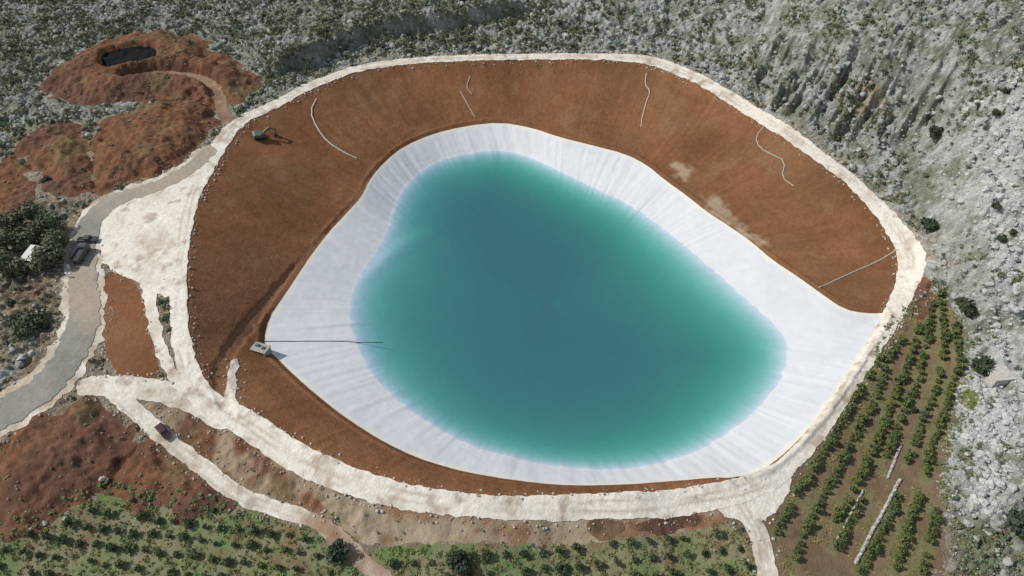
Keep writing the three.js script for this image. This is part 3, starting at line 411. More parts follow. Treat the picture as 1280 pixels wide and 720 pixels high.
setting(sheet('red_earth_heap', S.heapA, 0.045, M.soil, turned)); setting(sheet('red_earth_heap', S.heapC, 0.045, M.soil, turned)); setting(sheet('red_earth_heap', S.moundB, 0.045, M.soil, (x, z) => mixc(turned(x, z), [0.14, 0.082, 0.05], clamp(-0.1 + 1.4 * fbm(x * 0.13 + 81, z * 0.13, 4)))));
setting(sheet('red_earth_bank', S.stripD, 0.04, M.soil, (x, z) => mixc(turned(x, z), [0.4, 0.31, 0.21], 0.8 * sstep(-0.15, 0.3, fbm(x * 0.2 + 11, z * 0.2, 4)))));
setting(sheet('orchard_ground', S.orchR, 0.035, M.soil, (x, z) => { let c = mixc([0.235, 0.16, 0.1], [0.19, 0.128, 0.078], clamp(0.5 + 1.4 * fbm(x * 0.3, z * 0.3, 4))); let d = 99; for (const p of rowLines) d = Math.min(d, distTo(p, x, z, false)); c = mixc(c, [0.2, 0.205, 0.1], 0.8 * sstep(1.7, 0.7, d + 0.8 * n2(x * 0.6, z * 0.6))); return mixc(c, [0.22, 0.2, 0.11], 0.6 * sstep(0.05, 0.3, fbm(x * 0.2 + 50, z * 0.12, 4))); }));
const meadow = (x, z) => { let c = mixc(mixc(GRASS, [0.14, 0.235, 0.075], 0.75 * Math.max(sstep(9, 3, Math.hypot(x + 84, z - 66)), sstep(9, 3, Math.hypot(x + 25, z - 79)))), [0.27, 0.25, 0.15], clamp(0.5 + 1.6 * fbm(x * 0.22, z * 0.22, 4))); return mixc(c, [0.24, 0.15, 0.09], 0.7 * sstep(0.12, 0.4, fbm(x * 0.3 + 33, z * 0.3, 4))); };
setting(sheet('orchard_ground', S.orchL, 0.035, M.soil, meadow)); setting(sheet('orchard_ground', S.orchM, 0.035, M.soil, meadow));
setting(sheet('grass_patch', S.green, 0.03, M.soil, (x, z) => mixc([0.16, 0.2, 0.06], [0.22, 0.22, 0.09], clamp(0.5 + fbm(x, z)))));
setting(sheet('hillside', null, 0, M.rock, (x, z, k) => {
  const px = x, pz = z; x += 0.9 * H[k]; z -= 0.9 * H[k];
  const v = fbm(x * 0.2 + 17, z * 0.2, 4), f = fbm(x * 0.6, z * 0.6, 3), pale = sstep(-4, 6, S.pale[k]), left = sstep(60, -60, px);
  const farLeft = sstep(30, -50, px) * sstep(-60, -90, pz);
  let c = mixc(GREY, [0.37, 0.39, 0.35], clamp(0.5 + 1.8 * f)); c = mixc(c, [0.33, 0.335, 0.28], 0.4 * farLeft);
  c = mixc(c, [0.66, 0.665, 0.64], 0.75 * pale);
  c = mixc(c, SCRUB, clamp(sstep(-0.22 + 0.3 * pale, 0.25 + 0.3 * pale, v + 0.5 * f - 0.02 + 0.16 * left)) * 0.85);
  c = mixc(c, OCHRE, 0.75 * sstep(-1, 4, S.ochre[k]) * sstep(-0.1, 0.25, fbm(x * 0.25, z * 0.12 + 5, 3)));
  c = mixc(c, [0.5, 0.47, 0.41], 0.7 * sstep(-2, 3, S.scree[k]) * sstep(-0.2, 0.2, f));
  const nearRoad = sstep(-7, -1, S.rim[k] + 2.5 * n2(x * 0.3, z * 0.3)); c = mixc(c, [0.46, 0.37, 0.27], 0.7 * nearRoad * sstep(-0.25, 0.2, f));
  c = mixc(c, mixc([0.42, 0.33, 0.23], [0.3, 0.2, 0.13], clamp(0.5 + 1.5 * fbm(x * 0.3 + 2, z * 0.3, 3))), 0.85 * sstep(-7, -2, worked[k] + 2.5 * n2(x * 0.25, z * 0.25)) * Math.max(sstep(-60, -80, px) * sstep(-75, -55, pz), sstep(55, 62, pz) * sstep(105, 92, px)));
  c = mixc(c, [0.27, 0.16, 0.1], 0.8 * sstep(-2, 2, S.earthL[k]));
  c = mixc(c, [0.4, 0.33, 0.23], 0.85 * sstep(-90, -105, px) * sstep(-0.3, 0.2, fbm(x * 0.1 + 77, z * 0.1, 3)) * sstep(-40, 0, pz));
  c = mixc(c, [0.17, 0.19, 0.09], 0.75 * sstep(-1, 2, S.greenLow[k])); c = mixc(c, [0.55, 0.53, 0.47], 0.8 * sstep(-0.3, 0.5, S.lowPath[k]));
  const m = 1 + 0.26 * n2(x * 1.5, z * 1.5); return [c[0] * m, c[1] * m, c[2] * m];
}, 9, 0.9));

// ---------------------------------------------------------------- water: a body with real depth over the white liner
{
  const n = D.water.length, s = new THREE.Shape();
  D.water.forEach((p, i) => {
    const a = D.water[(i + n - 1) % n], b = D.water[(i + 1) % n], tx = b[0] - a[0], tz = b[1] - a[1], l = Math.hypot(tx, tz); let nx = tz / l, nz = -tx / l;
    if (within(D.water, p[0] + nx, p[1] + nz)) { nx = -nx; nz = -nz; }
    const x = p[0] + nx * 1.6, z = p[1] + nz * 1.6; i ? s.lineTo(x, -z) : s.moveTo(x, -z);
  });
  const g = new THREE.ExtrudeGeometry(s, { depth: WATER - FLOOR + 1.5, bevelEnabled: false }); g.rotateX(-Math.PI / 2); g.translate(0, FLOOR - 1.5, 0);
  const m = new THREE.MeshPhysicalMaterial({ name: 'reservoir_water', color: new THREE.Color(0.27, 0.53, 1), roughness: 0.3, transparent: true, opacity: 0.16, thickness: 1, ior: 1.33, attenuationColor: new THREE.Color(0.22, 0.63, 0.43), attenuationDistance: 5 });
  const w = new THREE.Mesh(g, m); w.name = 'water'; w.userData.kind = 'structure'; w.receiveShadow = true; scene.add(w);
}

// ---------------------------------------------------------------- things
const taken = {};
function numbered(name) { const n = taken[name] = (taken[name] ?? -1) + 1; return n ? `${name}_${String(n).padStart(3, '0')}` : name; }
function thing(name, label, category, x, z, turn = 0, group, y) {
  const o = new THREE.Group(); o.name = numbered(name); o.userData = { label, category }; if (group) o.userData.group = group;
  o.position.set(x, y ?? gy(x, z), z); o.rotation.y = turn; scene.add(o); return o;
}
function part(parent, name, g, m) { const o = new THREE.Mesh(g, m); o.name = name; o.castShadow = o.receiveShadow = true; parent.add(o); return o; }
const box = (w, h, d, x = 0, y = 0, z = 0, r = 0.04) => { const g = new RoundedBoxGeometry(w, h, d, 1, Math.min(r, w / 3, h / 3, d / 3)); g.translate(x, y, z); return g; };
const cyl = (r1, r2, h, n = 14) => new THREE.CylinderGeometry(r1, r2, h, n);
function clone(src, x, z, turn, scale, label, group) {
  const c = src.clone(); c.name = numbered(src.name.replace(/_\d{3}$/, '')); c.position.set(x, gy(x, z), z); c.rotation.y = turn; c.scale.setScalar(scale); if (label) c.userData = { ...src.userData, label }; if (group) c.userData.group = group; scene.add(c); return c;
}

// leaves spread through clumps
function leafCrown(seed, { r = 1.2, h = 1.6, y0 = 0.5, clumps = 9, leaves = 260, size = 0.26, base = [0.07, 0.1, 0.03], vary = 0.35, spread = 0.5 }) {
  const R = rngOf(seed), pos = [], col = [], C = [];
  for (let i = 0; i < clumps; i++) { const a = R() * 6.283, q = Math.sqrt(R()) * (1 - spread * 0.5), v = R(); C.push([Math.cos(a) * q * r, y0 + h * (0.15 + 0.7 * v), Math.sin(a) * q * r, (0.4 + 0.25 * R()) * r * Math.sqrt(1 - 0.6 * Math.abs(v - 0.4)), 0.85 + 0.3 * R()]); }
  const e1 = new THREE.Vector3(), e2 = new THREE.Vector3(), nn = new THREE.Vector3();
  for (let i = 0; i < leaves; i++) {
    const c = C[i % clumps], u = R() * 2 - 1, a = R() * 6.283, q = Math.sqrt(1 - u * u), rad = c[3] * (0.55 + 0.5 * R());
    nn.set(Math.cos(a) * q, u, Math.sin(a) * q);
    const px = c[0] + nn.x * rad, py = Math.max(y0 * 0.6, c[1] + nn.y * rad * 0.8), pz = c[2] + nn.z * rad;
    nn.x += 1.1 * (R() - 0.5); nn.y += 1.1 * (R() - 0.4); nn.z += 1.1 * (R() - 0.5); nn.normalize();
    e1.set(R() - 0.5, R() - 0.5, R() - 0.5).cross(nn).normalize(); e2.crossVectors(nn, e1);
    const s = size * (0.6 + 0.8 * R()), k = c[4] * (1 + vary * (R() - 0.5)), w = 0.55 + 0.3 * R();
    const v = [[-1, 0, 0], [0, -w, 0.12], [1, 0, 0], [0, w, 0.12]].map(([p, t, b]) => [px + s * (e1.x * p + e2.x * t + nn.x * b), py + s * (e1.y * p + e2.y * t + nn.y * b), pz + s * (e1.z * p + e2.z * t + nn.z * b)]);
    for (const t of [0, 1, 2, 0, 2, 3]) { pos.push(...v[t]); col.push(base[0] * k * (0.9 + 0.2 * R()), base[1] * k, base[2] * k); }
  }
  const g = new THREE.BufferGeometry(); g.setAttribute('position', new THREE.Float32BufferAttribute(pos, 3)); g.setAttribute('color', new THREE.Float32BufferAttribute(col, 3)); g.computeVertexNormals(); return g;
}
function trunkShape(seed, h, r) {
  const R = rngOf(seed), gs = []; const limb = (pts, ra) => { const c = new THREE.CatmullRomCurve3(pts.map((p) => new THREE.Vector3(...p))), t = new THREE.TubeGeometry(c, 5, ra, 6), P = t.attributes.position; for (let i = 0; i < P.count; i++) { const q = Math.floor(i / 7) / 5, o = c.getPointAt(q), k = 1 - 0.5 * q; P.setXYZ(i, o.x + (P.getX(i) - o.x) * k, o.y + (P.getY(i) - o.y) * k, o.z + (P.getZ(i) - o.z) * k); } gs.push(t); };
  limb([[0, -0.3, 0], [0.05 * h * (R() - 0.5), h * 0.4, 0.05 * h], [0.1 * h * (R() - 0.5), h, 0.08 * h]], r);
  for (let i = 0; i < 3; i++) { const a = i * 2.1 + R(), l = h * (0.5 + 0.3 * R()); limb([[0, h * 0.45, 0.04 * h], [Math.cos(a) * l * 0.5, h * 0.75, Math.sin(a) * l * 0.5], [Math.cos(a) * l, h * 1.15, Math.sin(a) * l]], r * 0.6); }
  return mergeGeometries(gs);
}
const leafMat = new THREE.MeshStandardMaterial({ name: 'leaves', vertexColors: true, roughness: 0.75, side: THREE.DoubleSide });
const barkMat = plain('bark', 0.11, 0.085, 0.06, 0.95);
function treeKind(name, label, category, group, seed, o, trunkH, trunkR) {
  const t = new THREE.Group(); t.name = name; t.userData = { label, category }; if (group) t.userData.group = group;
  part(t, 'trunk', trunkShape(seed, trunkH, trunkR), barkMat); part(t, 'crown', leafCrown(seed + 1, o), leafMat); return t;
}
function plant(kinds, R, x, z, scale) { const k = kinds[Math.floor(R() * kinds.length)], c = k.clone(); c.name = numbered(k.name); c.position.set(x, gy(x, z) - 0.02, z); c.rotation.y = R() * 6.283; c.scale.set(scale * (0.9 + 0.2 * R()), scale * (0.9 + 0.25 * R()), scale * (0.9 + 0.2 * R())); scene.add(c); return c; }

// the orchard between the rim road and the rocks
{
  const R = rngOf(101), kinds = [];
  for (let i = 0; i < 6; i++) kinds.push(treeKind('orchard_tree', 'small dense green fruit tree in the planted rows between rim road and grey rocks', 'tree', 'fruit trees in rows below the rocky slope', 200 + 9 * i, { r: 1.35, h: 2.1, y0: 0.45, clumps: 11, leaves: 330, size: 0.27, base: [[0.1, 0.13, 0.036], [0.08, 0.112, 0.036], [0.125, 0.145, 0.042]][i % 3] }, 1.2, 0.11));
  const rowLabel = ['row right beside the rim road', 'second row from the rim road', 'third row from the rim road', 'fourth row from the rim road', 'fifth row from the rim road', 'last row before the grey rocks', 'row just beyond the long stone wall', 'outermost row beyond the long stone wall', 'row touching the long stone wall', 'short row beside the short stone wall'].map((t) => 'small green fruit tree in the ' + t);
  for (let r = 1; r <= 10; r++) {
    const p = D['row' + r]; let carry = 0;
    for (let i = 0; i + 1 < p.length; i++) {
      const dx = p[i + 1][0] - p[i][0], dz = p[i + 1][1] - p[i][1], l = Math.hypot(dx, dz);
      for (; carry < l; carry += 1.9) { if (R() < 0.04) continue; const x = p[i][0] + dx * carry / l + 0.5 * (R() - 0.5), z = p[i][1] + dz * carry / l + 0.5 * (R() - 0.5); if (at(roadsF, x, z) < -0.3) { const t = plant(kinds, R, x, z, 0.55 + 0.32 * R()); t.userData = { label: rowLabel[r - 1], category: 'tree', group: 'fruit trees, ' + rowLabel[r - 1].split(' in the ')[1] }; } }
      carry -= l;
    }
  }
}
// the two orchards below the embankment
for (const [f, name, label, group, seed, gap, a, sc] of [
  [S.orchL, 'olive_tree', 'small round olive tree on green ground beside the lower road', 'olive trees below the red earth plots', 300, 3.6, 0.12, 0.95],
  [S.orchM, 'citrus_tree', 'small round green tree at the foot of the beige embankment', 'trees at the foot of the embankment', 400, 3.8, -0.1, 1.0]]) {
  const R = rngOf(seed), kinds = [];
  for (let i = 0; i < 5; i++) kinds.push(treeKind(name, label, 'tree', group, seed + 11 * i, { r: 1.25, h: 1.9, y0: 0.35, clumps: 9, leaves: 300, size: 0.26, base: [[0.06, 0.085, 0.032], [0.075, 0.1, 0.038]][i % 2] }, 1.1, 0.11));
  for (let u = -40; u < 40; u++) for (let v = -40; v < 40; v++) {
    const x0 = u * gap + 0 * v, z0 = v * gap * 0.9, x = x0 * Math.cos(a) - z0 * Math.sin(a) + (name === 'olive_tree' ? -80 : 10) + 0.45 * (R() - 0.5), z = x0 * Math.sin(a) + z0 * Math.cos(a) + 78 + 0.45 * (R() - 0.5);
    if (x < -130 || x > 90 || z < 55 || z > 93) continue;
    if (at(f, x, z) > 1.0 && at(roadsF, x, z) < -1.2 && R() > 0.08) plant(kinds, R, x, z, sc * (0.5 + 0.42 * R()));
  }
}
// tall trees round the shed, broad bush by the road, single bushes on the rocks
{
  const R = rngOf(55), kinds = [];
  for (let i = 0; i < 4; i++) kinds.push(treeKind('broadleaf_tree', 'tall dark green tree in the grove round the white shed', 'tree', 'grove of trees beside the asphalt road', 500 + 7 * i, { r: 3.4, h: 4.8, y0: 1.5, clumps: 22, leaves: 1500, size: 0.36, base: [[0.105, 0.128, 0.066], [0.13, 0.14, 0.08]][i % 2] }, 3.2, 0.28));
  for (const [x, z] of D.bigTrees) plant(kinds, R, x, z, 0.85 + 0.35 * R());
  const b = treeKind('broad_tree', 'broad dark green tree beside the bend of the asphalt road', 'tree', undefined, 610, { r: 4.2, h: 3.6, y0: 0.6, clumps: 26, leaves: 1700, size: 0.36, base: [0.08, 0.1, 0.052] }, 2.2, 0.3);
  const p = plant([b], R, (D.broadBush[0][0] + D.broadBush[1][0]) / 2, D.broadBush[0][1] - 1, 1.1);
  const k2 = []; for (let i = 0; i < 3; i++) k2.push(treeKind('hill_bush', 'dark green bush growing among the grey limestone', 'bush', 'single bushes on the rocky hillside', 640 + 7 * i, { r: 1.9, h: 2.4, y0: 0.2, clumps: 13, leaves: 650, size: 0.3, base: [0.05, 0.068, 0.032] }, 1.2, 0.14));
  const bushLabel = (i) => i < 1 ? 'round dark bush beside the rim road under the rocky slope' : i === 1 || i === 19 ? 'dark bush at the upper corner of the orchard' : i === 2 ? 'dark bush beside the pale square tank' : i === 8 ? 'grey green bush inside the orchard rows' : i > 20 ? 'bush near the red earth plots and asphalt road' : i > 12 && i < 19 && i !== 16 ? 'dark bush on the scrubby hill beyond the far rim road' : 'dark green bush growing among the grey limestone';
  D.bushes.forEach(([x, z], i) => plant(k2, R, x, z, (i < 3 ? 1.4 : i < 4 || i === 7 ? 1 : 0.6) * (0.8 + 0.35 * R())).userData = { label: bushLabel(i), category: 'bush', group: 'bushes: ' + bushLabel(i) });
  const names = ['dark leafy tree standing among the small trees under the embankment', 'dark grey green tree beside the dirt track', 'large dark tree below the pale rock slope'];
  D.darkTrees.forEach(([x, z], i) => { const k = treeKind('dark_tree', names[i], 'tree', undefined, 700 + 5 * i, { r: 2.2, h: 3, y0: 0.5, clumps: 14, leaves: 900, size: 0.3, base: [0.04, 0.058, 0.036] }, 1.8, 0.2); plant([k], R, x, z, i === 2 ? 1.4 : 1.1); });
}

// stones
function stoneShape(seed, flat = 0.7) {
  const g = new THREE.IcosahedronGeometry(1, 1), P = g.attributes.position, R = rngOf(seed), o = R() * 50;
  for (let i = 0; i < P.count; i++) { const x = P.getX(i), y = P.getY(i), z = P.getZ(i), k = 1 + 0.42 * n2(x * 1.6 + o, z * 1.6 + y * 2.1 + o) ; P.setXYZ(i, Math.round(x * k * 3) / 3 * 0.35 + x * k * 0.65, y * k * flat, z * k * 0.85); }
  g.computeVertexNormals(); return g;
}
const stoneMat = new THREE.MeshStandardMaterial({ name: 'grey_stone', color: new THREE.Color(1, 1, 1), roughness: 0.95, map: gRock });
const boulderMats = [plain('limestone_boulder', 0.42, 0.41, 0.385, 0.95), plain('pale_boulder', 0.56, 0.54, 0.49, 0.95)];
{
  const R = rngOf(77), where = ['grey green boulder at the edge of the lower orchard', 'grey limestone boulder beside the broad dark tree', 'limestone boulder on the grey hillside', 'pale boulder at the road edge'];
  D.boulders.forEach(([x, z], i) => {
    const w = i < 4 ? 0 : i < 8 ? 1 : i < 15 ? 2 : 3, s = (w === 3 ? 0.4 : w === 1 ? 0.9 : 0.6) * (0.7 + 0.6 * R());
    const o = new THREE.Mesh(stoneShape(800 + i), boulderMats[w === 3 ? 1 : 0]); o.name = numbered('boulder'); o.position.set(x, gy(x, z) + 0.25 * s, z); o.scale.setScalar(s); o.rotation.y = R() * 6; o.castShadow = o.receiveShadow = true;
    o.userData = { label: where[w], category: 'boulder', group: ['boulders by the lower orchard', 'boulders by the broad tree', 'boulders on the hillside', 'boulders along the roads'][w] }; scene.add(o);
  });
}
// uncountable cover: hillside stones, scrub, grass, rubble
function scatter(name, label, category, variants, material, spots) {
  const q = new THREE.Quaternion(), up = new THREE.Vector3(0, 1, 0), m = new THREE.Matrix4(), e = new THREE.Euler(), c = new THREE.Color();
  variants.forEach((g, v) => {
    const mine = spots.filter((_, i) => i % variants.length === v), o = new THREE.InstancedMesh(g, material, mine.length);
    mine.forEach((s, i) => { e.set(s.tilt ?? 0, s.a, s.tilt2 ?? 0); q.setFromEuler(e); m.compose(new THREE.Vector3(s.x, s.y, s.z), q, new THREE.Vector3(s.s, s.s * (s.h ?? 1), s.s)); o.setMatrixAt(i, m); o.setColorAt(i, c.setRGB(...s.c)); });
    o.name = numbered(name); o.userData = { kind: 'stuff', label, category }; o.castShadow = o.receiveShadow = true; scene.add(o);
  });
}
{
  const R = rngOf(900), rocks = [], scrub = [], grass = [], rubble = [];
  const slot = (x, z) => { const [i, j] = cellOf(x, z); return j * NX + i; };
  const inView = (x, z) => x > -222 && x < 182 && z > -162 && z < 92 && Math.abs(x) < 128 + (92 - z) * 0.52;
  for (let n = 0; n < 360000; n++) {
    const x = -222 + 404 * R(), z = -162 + 254 * R(), k = slot(x, z); if (!inView(x, z)) continue;
    const w = wild[k], far = 1;
    if (worked[k] < -0.6 && S.green[k] < 0 && !(x < -92 && z > -25 && R() < 0.72)) {
      const pale = sstep(-4, 6, S.pale[k]), veg = fbm(x * 0.2 + 17, z * 0.2, 4) + 0.14 * sstep(60, -60, x) - 0.2 * pale + 0.25 * sstep(-4, 2, -Math.abs(distTo(D.scarp, x, z, false) - 3)) + 0.3 * sstep(-1, 2, S.greenLow[k]), stony = fbm(x * 0.08 + 44, z * 0.08, 3);
      const p = R();
      if (p < 0.19 + 0.25 * stony + 0.25 * pale) { const s = 0.15 + 0.48 * R() ** 2.8 + (R() < 0.04 + 0.05 * Math.max(pale, sstep(-3, 3, S.cliff1[k]), sstep(-3, 3, S.cliff2[k])) ? 0.35 + 0.6 * R() : 0), b = (0.37 + 0.15 * R() + 0.17 * pale); rocks.push({ x, z, y: H[k] + 0.1 * s, a: R() * 6.3, tilt: R() - 0.5, tilt2: R() - 0.5, s, h: 0.7 + 0.5 * R(), c: [b, b * (0.985 + 0.03 * R()), b * (0.93 + 0.05 * R())] }); }
      else if (p > 0.93 - 0.95 * veg - 0.02 * (z < -100 ? 1 : 0)) { const s = 0.28 + 0.62 * R() ** 1.8, b = 0.7 + 0.6 * R(), d = R(); scrub.push({ x, z, y: H[k] - 0.08, a: R() * 6.3, s, h: 0.7 + 0.6 * R(), c: [b * (0.8 + 0.5 * d), b, b * (0.95 - 0.25 * d)] }); }
    } else {
      const g = Math.max(S.orchL[k], S.orchM[k]); 
      if (g > 0.3 && roadsF[k] < -0.3 && R() < 0.15) grass.push({ x, z, y: H[k], a: R() * 6.3, s: 0.5 + 0.6 * R(), h: 0.5 + 0.5 * R(), c: [0.7 + 0.7 * R(), 0.8 + 0.4 * R(), 0.8] });
      else if (S.orchR[k] > 0.3 && roadsF[k] < -0.4 && fbm(x * 0.2 + 50, z * 0.12, 4) > 0.0 && R() < 0.3) grass.push({ x, z, y: H[k], a: R() * 6.3, s: 0.4 + 0.5 * R(), h: 0.5, c: [1 + 0.5 * R(), 1, 0.7] });
      if (Math.max(heaps[k], S.bank[k]) > 0.5 && S.cutShade[k] < -0.5 && roadsF[k] < -0.3 && R() < 0.15) { if (R() < 0.45) rubble.push({ x, z, y: H[k] + 0.05, a: R() * 6, tilt: R(), s: 0.1 + 0.22 * R() ** 3, c: [0.33 + 0.2 * R(), 0.25 + 0.15 * R(), 0.2 + 0.1 * R()] }); else if (R() < 0.15) scrub.push({ x, z, y: H[k] - 0.05, a: R() * 6.3, s: 0.25 + 0.35 * R(), h: 0.7, c: [1.3, 1.15, 0.8] }); }
    }
    const edge = Math.abs(S.orchR[k]); if (edge < 1.8 && x > 95 && R() < 0.5) { if (R() < 0.6) rocks.push({ x, z, y: H[k] + 0.05, a: R() * 6.3, tilt: R() - 0.5, s: 0.12 + 0.3 * R() ** 2, c: [0.5, 0.49, 0.45] }); else scrub.push({ x, z, y: H[k] - 0.05, a: R() * 6.3, s: 0.3 + 0.4 * R(), h: 0.8, c: [1.1, 1.15, 0.7] }); }
    const edge2 = S.orchL[k]; if (edge2 > -3.2 && edge2 < 0.6 && roadsF[k] < -0.4 && R() < 0.22) scrub.push({ x, z, y: H[k] - 0.05, a: R() * 6.3, s: 0.25 + 0.35 * R(), h: 0.7, c: [1.0, 1.25, 0.6] });
    const rd = maxRoad(k); if (rd > -1.6 && rd < 0.35 && R() < 0.3 && !(S.liner[k] > -0.2)) { const b = 0.5 + 0.22 * R(); rubble.push({ x, z, y: H[k] + 0.15, a: R() * 6, tilt: R(), tilt2: R(), s: 0.08 + 0.34 * R() ** 4, c: [b, b * 0.94, b * 0.83] }); }
  }
  function maxRoad(k) { return Math.max(S.rim[k], S.yard[k], S.junction[k], S.lower[k], S.branch[k], S.verge[k]); }
  // denser grass near the viewer
  for (let n = 0; n < 5000; n++) { const x = -130 + 230 * R(), z = 55 + 37 * R(), k = slot(x, z), g = Math.max(S.orchL[k], S.orchM[k]); if (g > 0.2 && roadsF[k] < -0.3 && fbm(x * 0.3 + 33, z * 0.3, 4) < 0.25) grass.push({ x, z, y: H[k], a: R() * 6.3, s: 0.35 + 0.5 * R(), h: 0.5 + 0.6 * R(), c: [0.8 + 0.8 * R(), 0.85 + 0.4 * R(), 0.8] }); }
  const stones = [0, 1, 2, 3].map((i) => stoneShape(950 + i, 0.75)), bushes = [0, 1, 2].map((i) => leafCrown(970 + i, { r: 1, h: 1.0, y0: 0.05, clumps: 7, leaves: 60, size: 0.3, base: [0.175, 0.195, 0.132] })), tufts = [0, 1].map((i) => leafCrown(980 + i, { r: 0.7, h: 0.45, y0: 0.02, clumps: 5, leaves: 26, size: 0.2, base: [0.22, 0.25, 0.125] }));
  scatter('hillside_stones', 'grey limestone rubble strewn over the hillside', 'stones', stones, stoneMat, rocks);
  scatter('hillside_scrub', 'low grey green scrub covering the hillside', 'scrub', bushes, leafMat, scrub);
  scatter('orchard_grass', 'green weeds and grass under the orchard trees', 'grass', tufts, leafMat, grass);
  scatter('road_rubble', 'loose pale stones along the road edges and banks', 'rubble', stones.slice(0, 2), stoneMat, rubble);
  console.log('scatter', rocks.length, scrub.length, grass.length, rubble.length);
}

// ---------------------------------------------------------------- pipes, walls and built things
const concrete = plain('concrete', 0.5, 0.48, 0.44, 0.9), darkSteel = plain('dark_steel', 0.05, 0.055, 0.06, 0.6, 0.2), rubber = plain('rubber', 0.02, 0.02, 0.02, 0.9), glass = new THREE.MeshPhysicalMaterial({ name: 'dark_glass', color: new THREE.Color(0.02, 0.03, 0.035), roughness: 0.08 });
function laid(name, label, category, p, r, lift, material, group, yOf) {
  const pts = []; for (let i = 0; i + 1 < p.length; i++) { const l = Math.hypot(p[i + 1][0] - p[i][0], p[i + 1][1] - p[i][1]), n = Math.max(1, Math.round(l / 1.2)); for (let k = 0; k < n; k++) pts.push([mix(p[i][0], p[i + 1][0], k / n), mix(p[i][1], p[i + 1][1], k / n)]); }
  pts.push(p[p.length - 1]);
  const c = new THREE.CatmullRomCurve3(pts.map(([x, z]) => new THREE.Vector3(x, (yOf ? yOf(x, z) : gy(x, z)) + lift, z)));
  const o = new THREE.Mesh(new THREE.TubeGeometry(c, pts.length * 3, r, 7), material); o.name = numbered(name); o.userData = { label, category }; if (group) o.userData.group = group; o.castShadow = o.receiveShadow = true; scene.add(o); return o;
}
const hoseMat = plain('pale_hose', 0.5, 0.46, 0.38, 0.8), hoseGrey = plain('grey_hose', 0.4, 0.36, 0.3, 0.8);
laid('drain_hose', 'long pale curved hose down the brown slope near the excavator', 'hose', D.hoseA, 0.26, 0.1, hoseMat);
laid('drain_hose', 'short pale hose bent near the top of the far brown slope', 'hose', D.hoseB, 0.2, 0.15, hoseGrey);
laid('drain_hose', 'short straight pale hose lying just above the liner tip', 'hose', D.hoseB2, 0.2, 0.15, hoseGrey);
laid('drain_hose', 'thin winding pale hose hanging straight down the far slope', 'hose', D.hoseC, 0.2, 0.15, hoseMat);
laid('drain_hose', 'zigzag pale hose on the slope below the rocky cliff', 'hose', D.hoseD, 0.22, 0.15, hoseGrey);
laid('drain_pipe', 'long straight pale pipe crossing the red slope to the rim road', 'pipe', D.hoseE, 0.22, 0.1, hoseGrey);
{ // suction pipe over the liner and out onto the water
  const p = D.pipe.slice(), e = p[p.length - 1]; for (let k = 1; k <= 3; k++) p.push([e[0] + 3.2 * k, e[1]]);
  laid('suction_pipe', 'thin dark pipe running across the white liner into the water', 'pipe', p, 0.11, 0.18, plain('black_pipe', 0.03, 0.035, 0.035, 0.6), undefined, (x, z) => Math.max(gy(x, z), WATER - 0.12));
}
function wall(p, label, w, h) { // a low wall of single blocks
  const o = thing('stone_wall', label, 'wall', p[0][0], p[0][1]), ox = o.position.x, oy = o.position.y, oz = o.position.z, R = rngOf(Math.round(p[0][0] * 10));
  const vs = [0, 1, 2].map((i) => stoneShape(1200 + i, 0.8)), ms = [plain('wall_stone', 0.42, 0.4, 0.35, 0.95), plain('wall_stone_grey', 0.36, 0.35, 0.31, 0.95), plain('wall_stone_pale', 0.48, 0.46, 0.4, 0.95)];
  for (let i = 0; i + 1 < p.length; i++) { const dx = p[i + 1][0] - p[i][0], dz = p[i + 1][1] - p[i][1], l = Math.hypot(dx, dz), n = Math.round(l / 0.55); for (let k = 0; k < n; k++) { const x = p[i][0] + dx * (k + 0.5) / n + 0.15 * (R() - 0.5), z = p[i][1] + dz * (k + 0.5) / n + 0.15 * (R() - 0.5), b = part(o, 'stone', vs[k % 3], ms[Math.floor(R() * 3)]); b.position.set(x - ox, gy(x, z) + h * 0.4 - oy, z - oz); b.rotation.y = Math.atan2(-dz, dx) + 0.4 * (R() - 0.5); b.scale.set(0.5, h * (0.6 + 0.3 * R()), w * 0.55); } }
}
wall(D.wallA, 'long pale stone wall running down through the orchard rows', 0.75, 0.6);
wall(D.wallB, 'short pale stone wall between the lower orchard rows', 0.5, 0.5);
wall(D.wallC, 'pale stone wall ending above the long orchard wall', 0.6, 0.5);
{ // ring of stones round the grass patch
  const [cx, cz] = D.cistern[0], o = thing('stone_ring', 'oval ring of pale stones round a green grass patch', 'stone ring', cx, cz), R = rngOf(5), v = [0, 1].map((i) => stoneShape(1230 + i)), m = plain('ring_stone', 0.5, 0.49, 0.45, 0.95);
  for (let k = 0; k < 26; k++) { const a = k / 26 * 6.283, x = 2.7 * Math.cos(a), z = 3.9 * Math.sin(a), b = part(o, 'stone', v[k % 2], m); b.position.set(x, gy(cx + x, cz + z) - o.position.y + 0.15, z); b.scale.setScalar(0.35 + 0.25 * R()); b.rotation.y = R() * 6; }
}
{ // square tank
  const [x, z] = D.tank[0], o = thing('concrete_tank', 'pale square concrete tank among the grey rocks', 'tank', x, z, 0.12), m = new THREE.MeshStandardMaterial({ name: 'pale_concrete', color: new THREE.Color(0.66, 0.62, 0.56), roughness: 0.95, map: gRock });
  part(o, 'wall', box(4.8, 3.0, 4.3, 0, -0.3, 0, 0.12), m); part(o, 'roof_slab', box(5.1, 0.2, 4.6, 0, 1.3, 0, 0.08), m); part(o, 'hatch', box(0.9, 0.18, 0.9, 1.3, 1.48, 0.9), concrete);
}
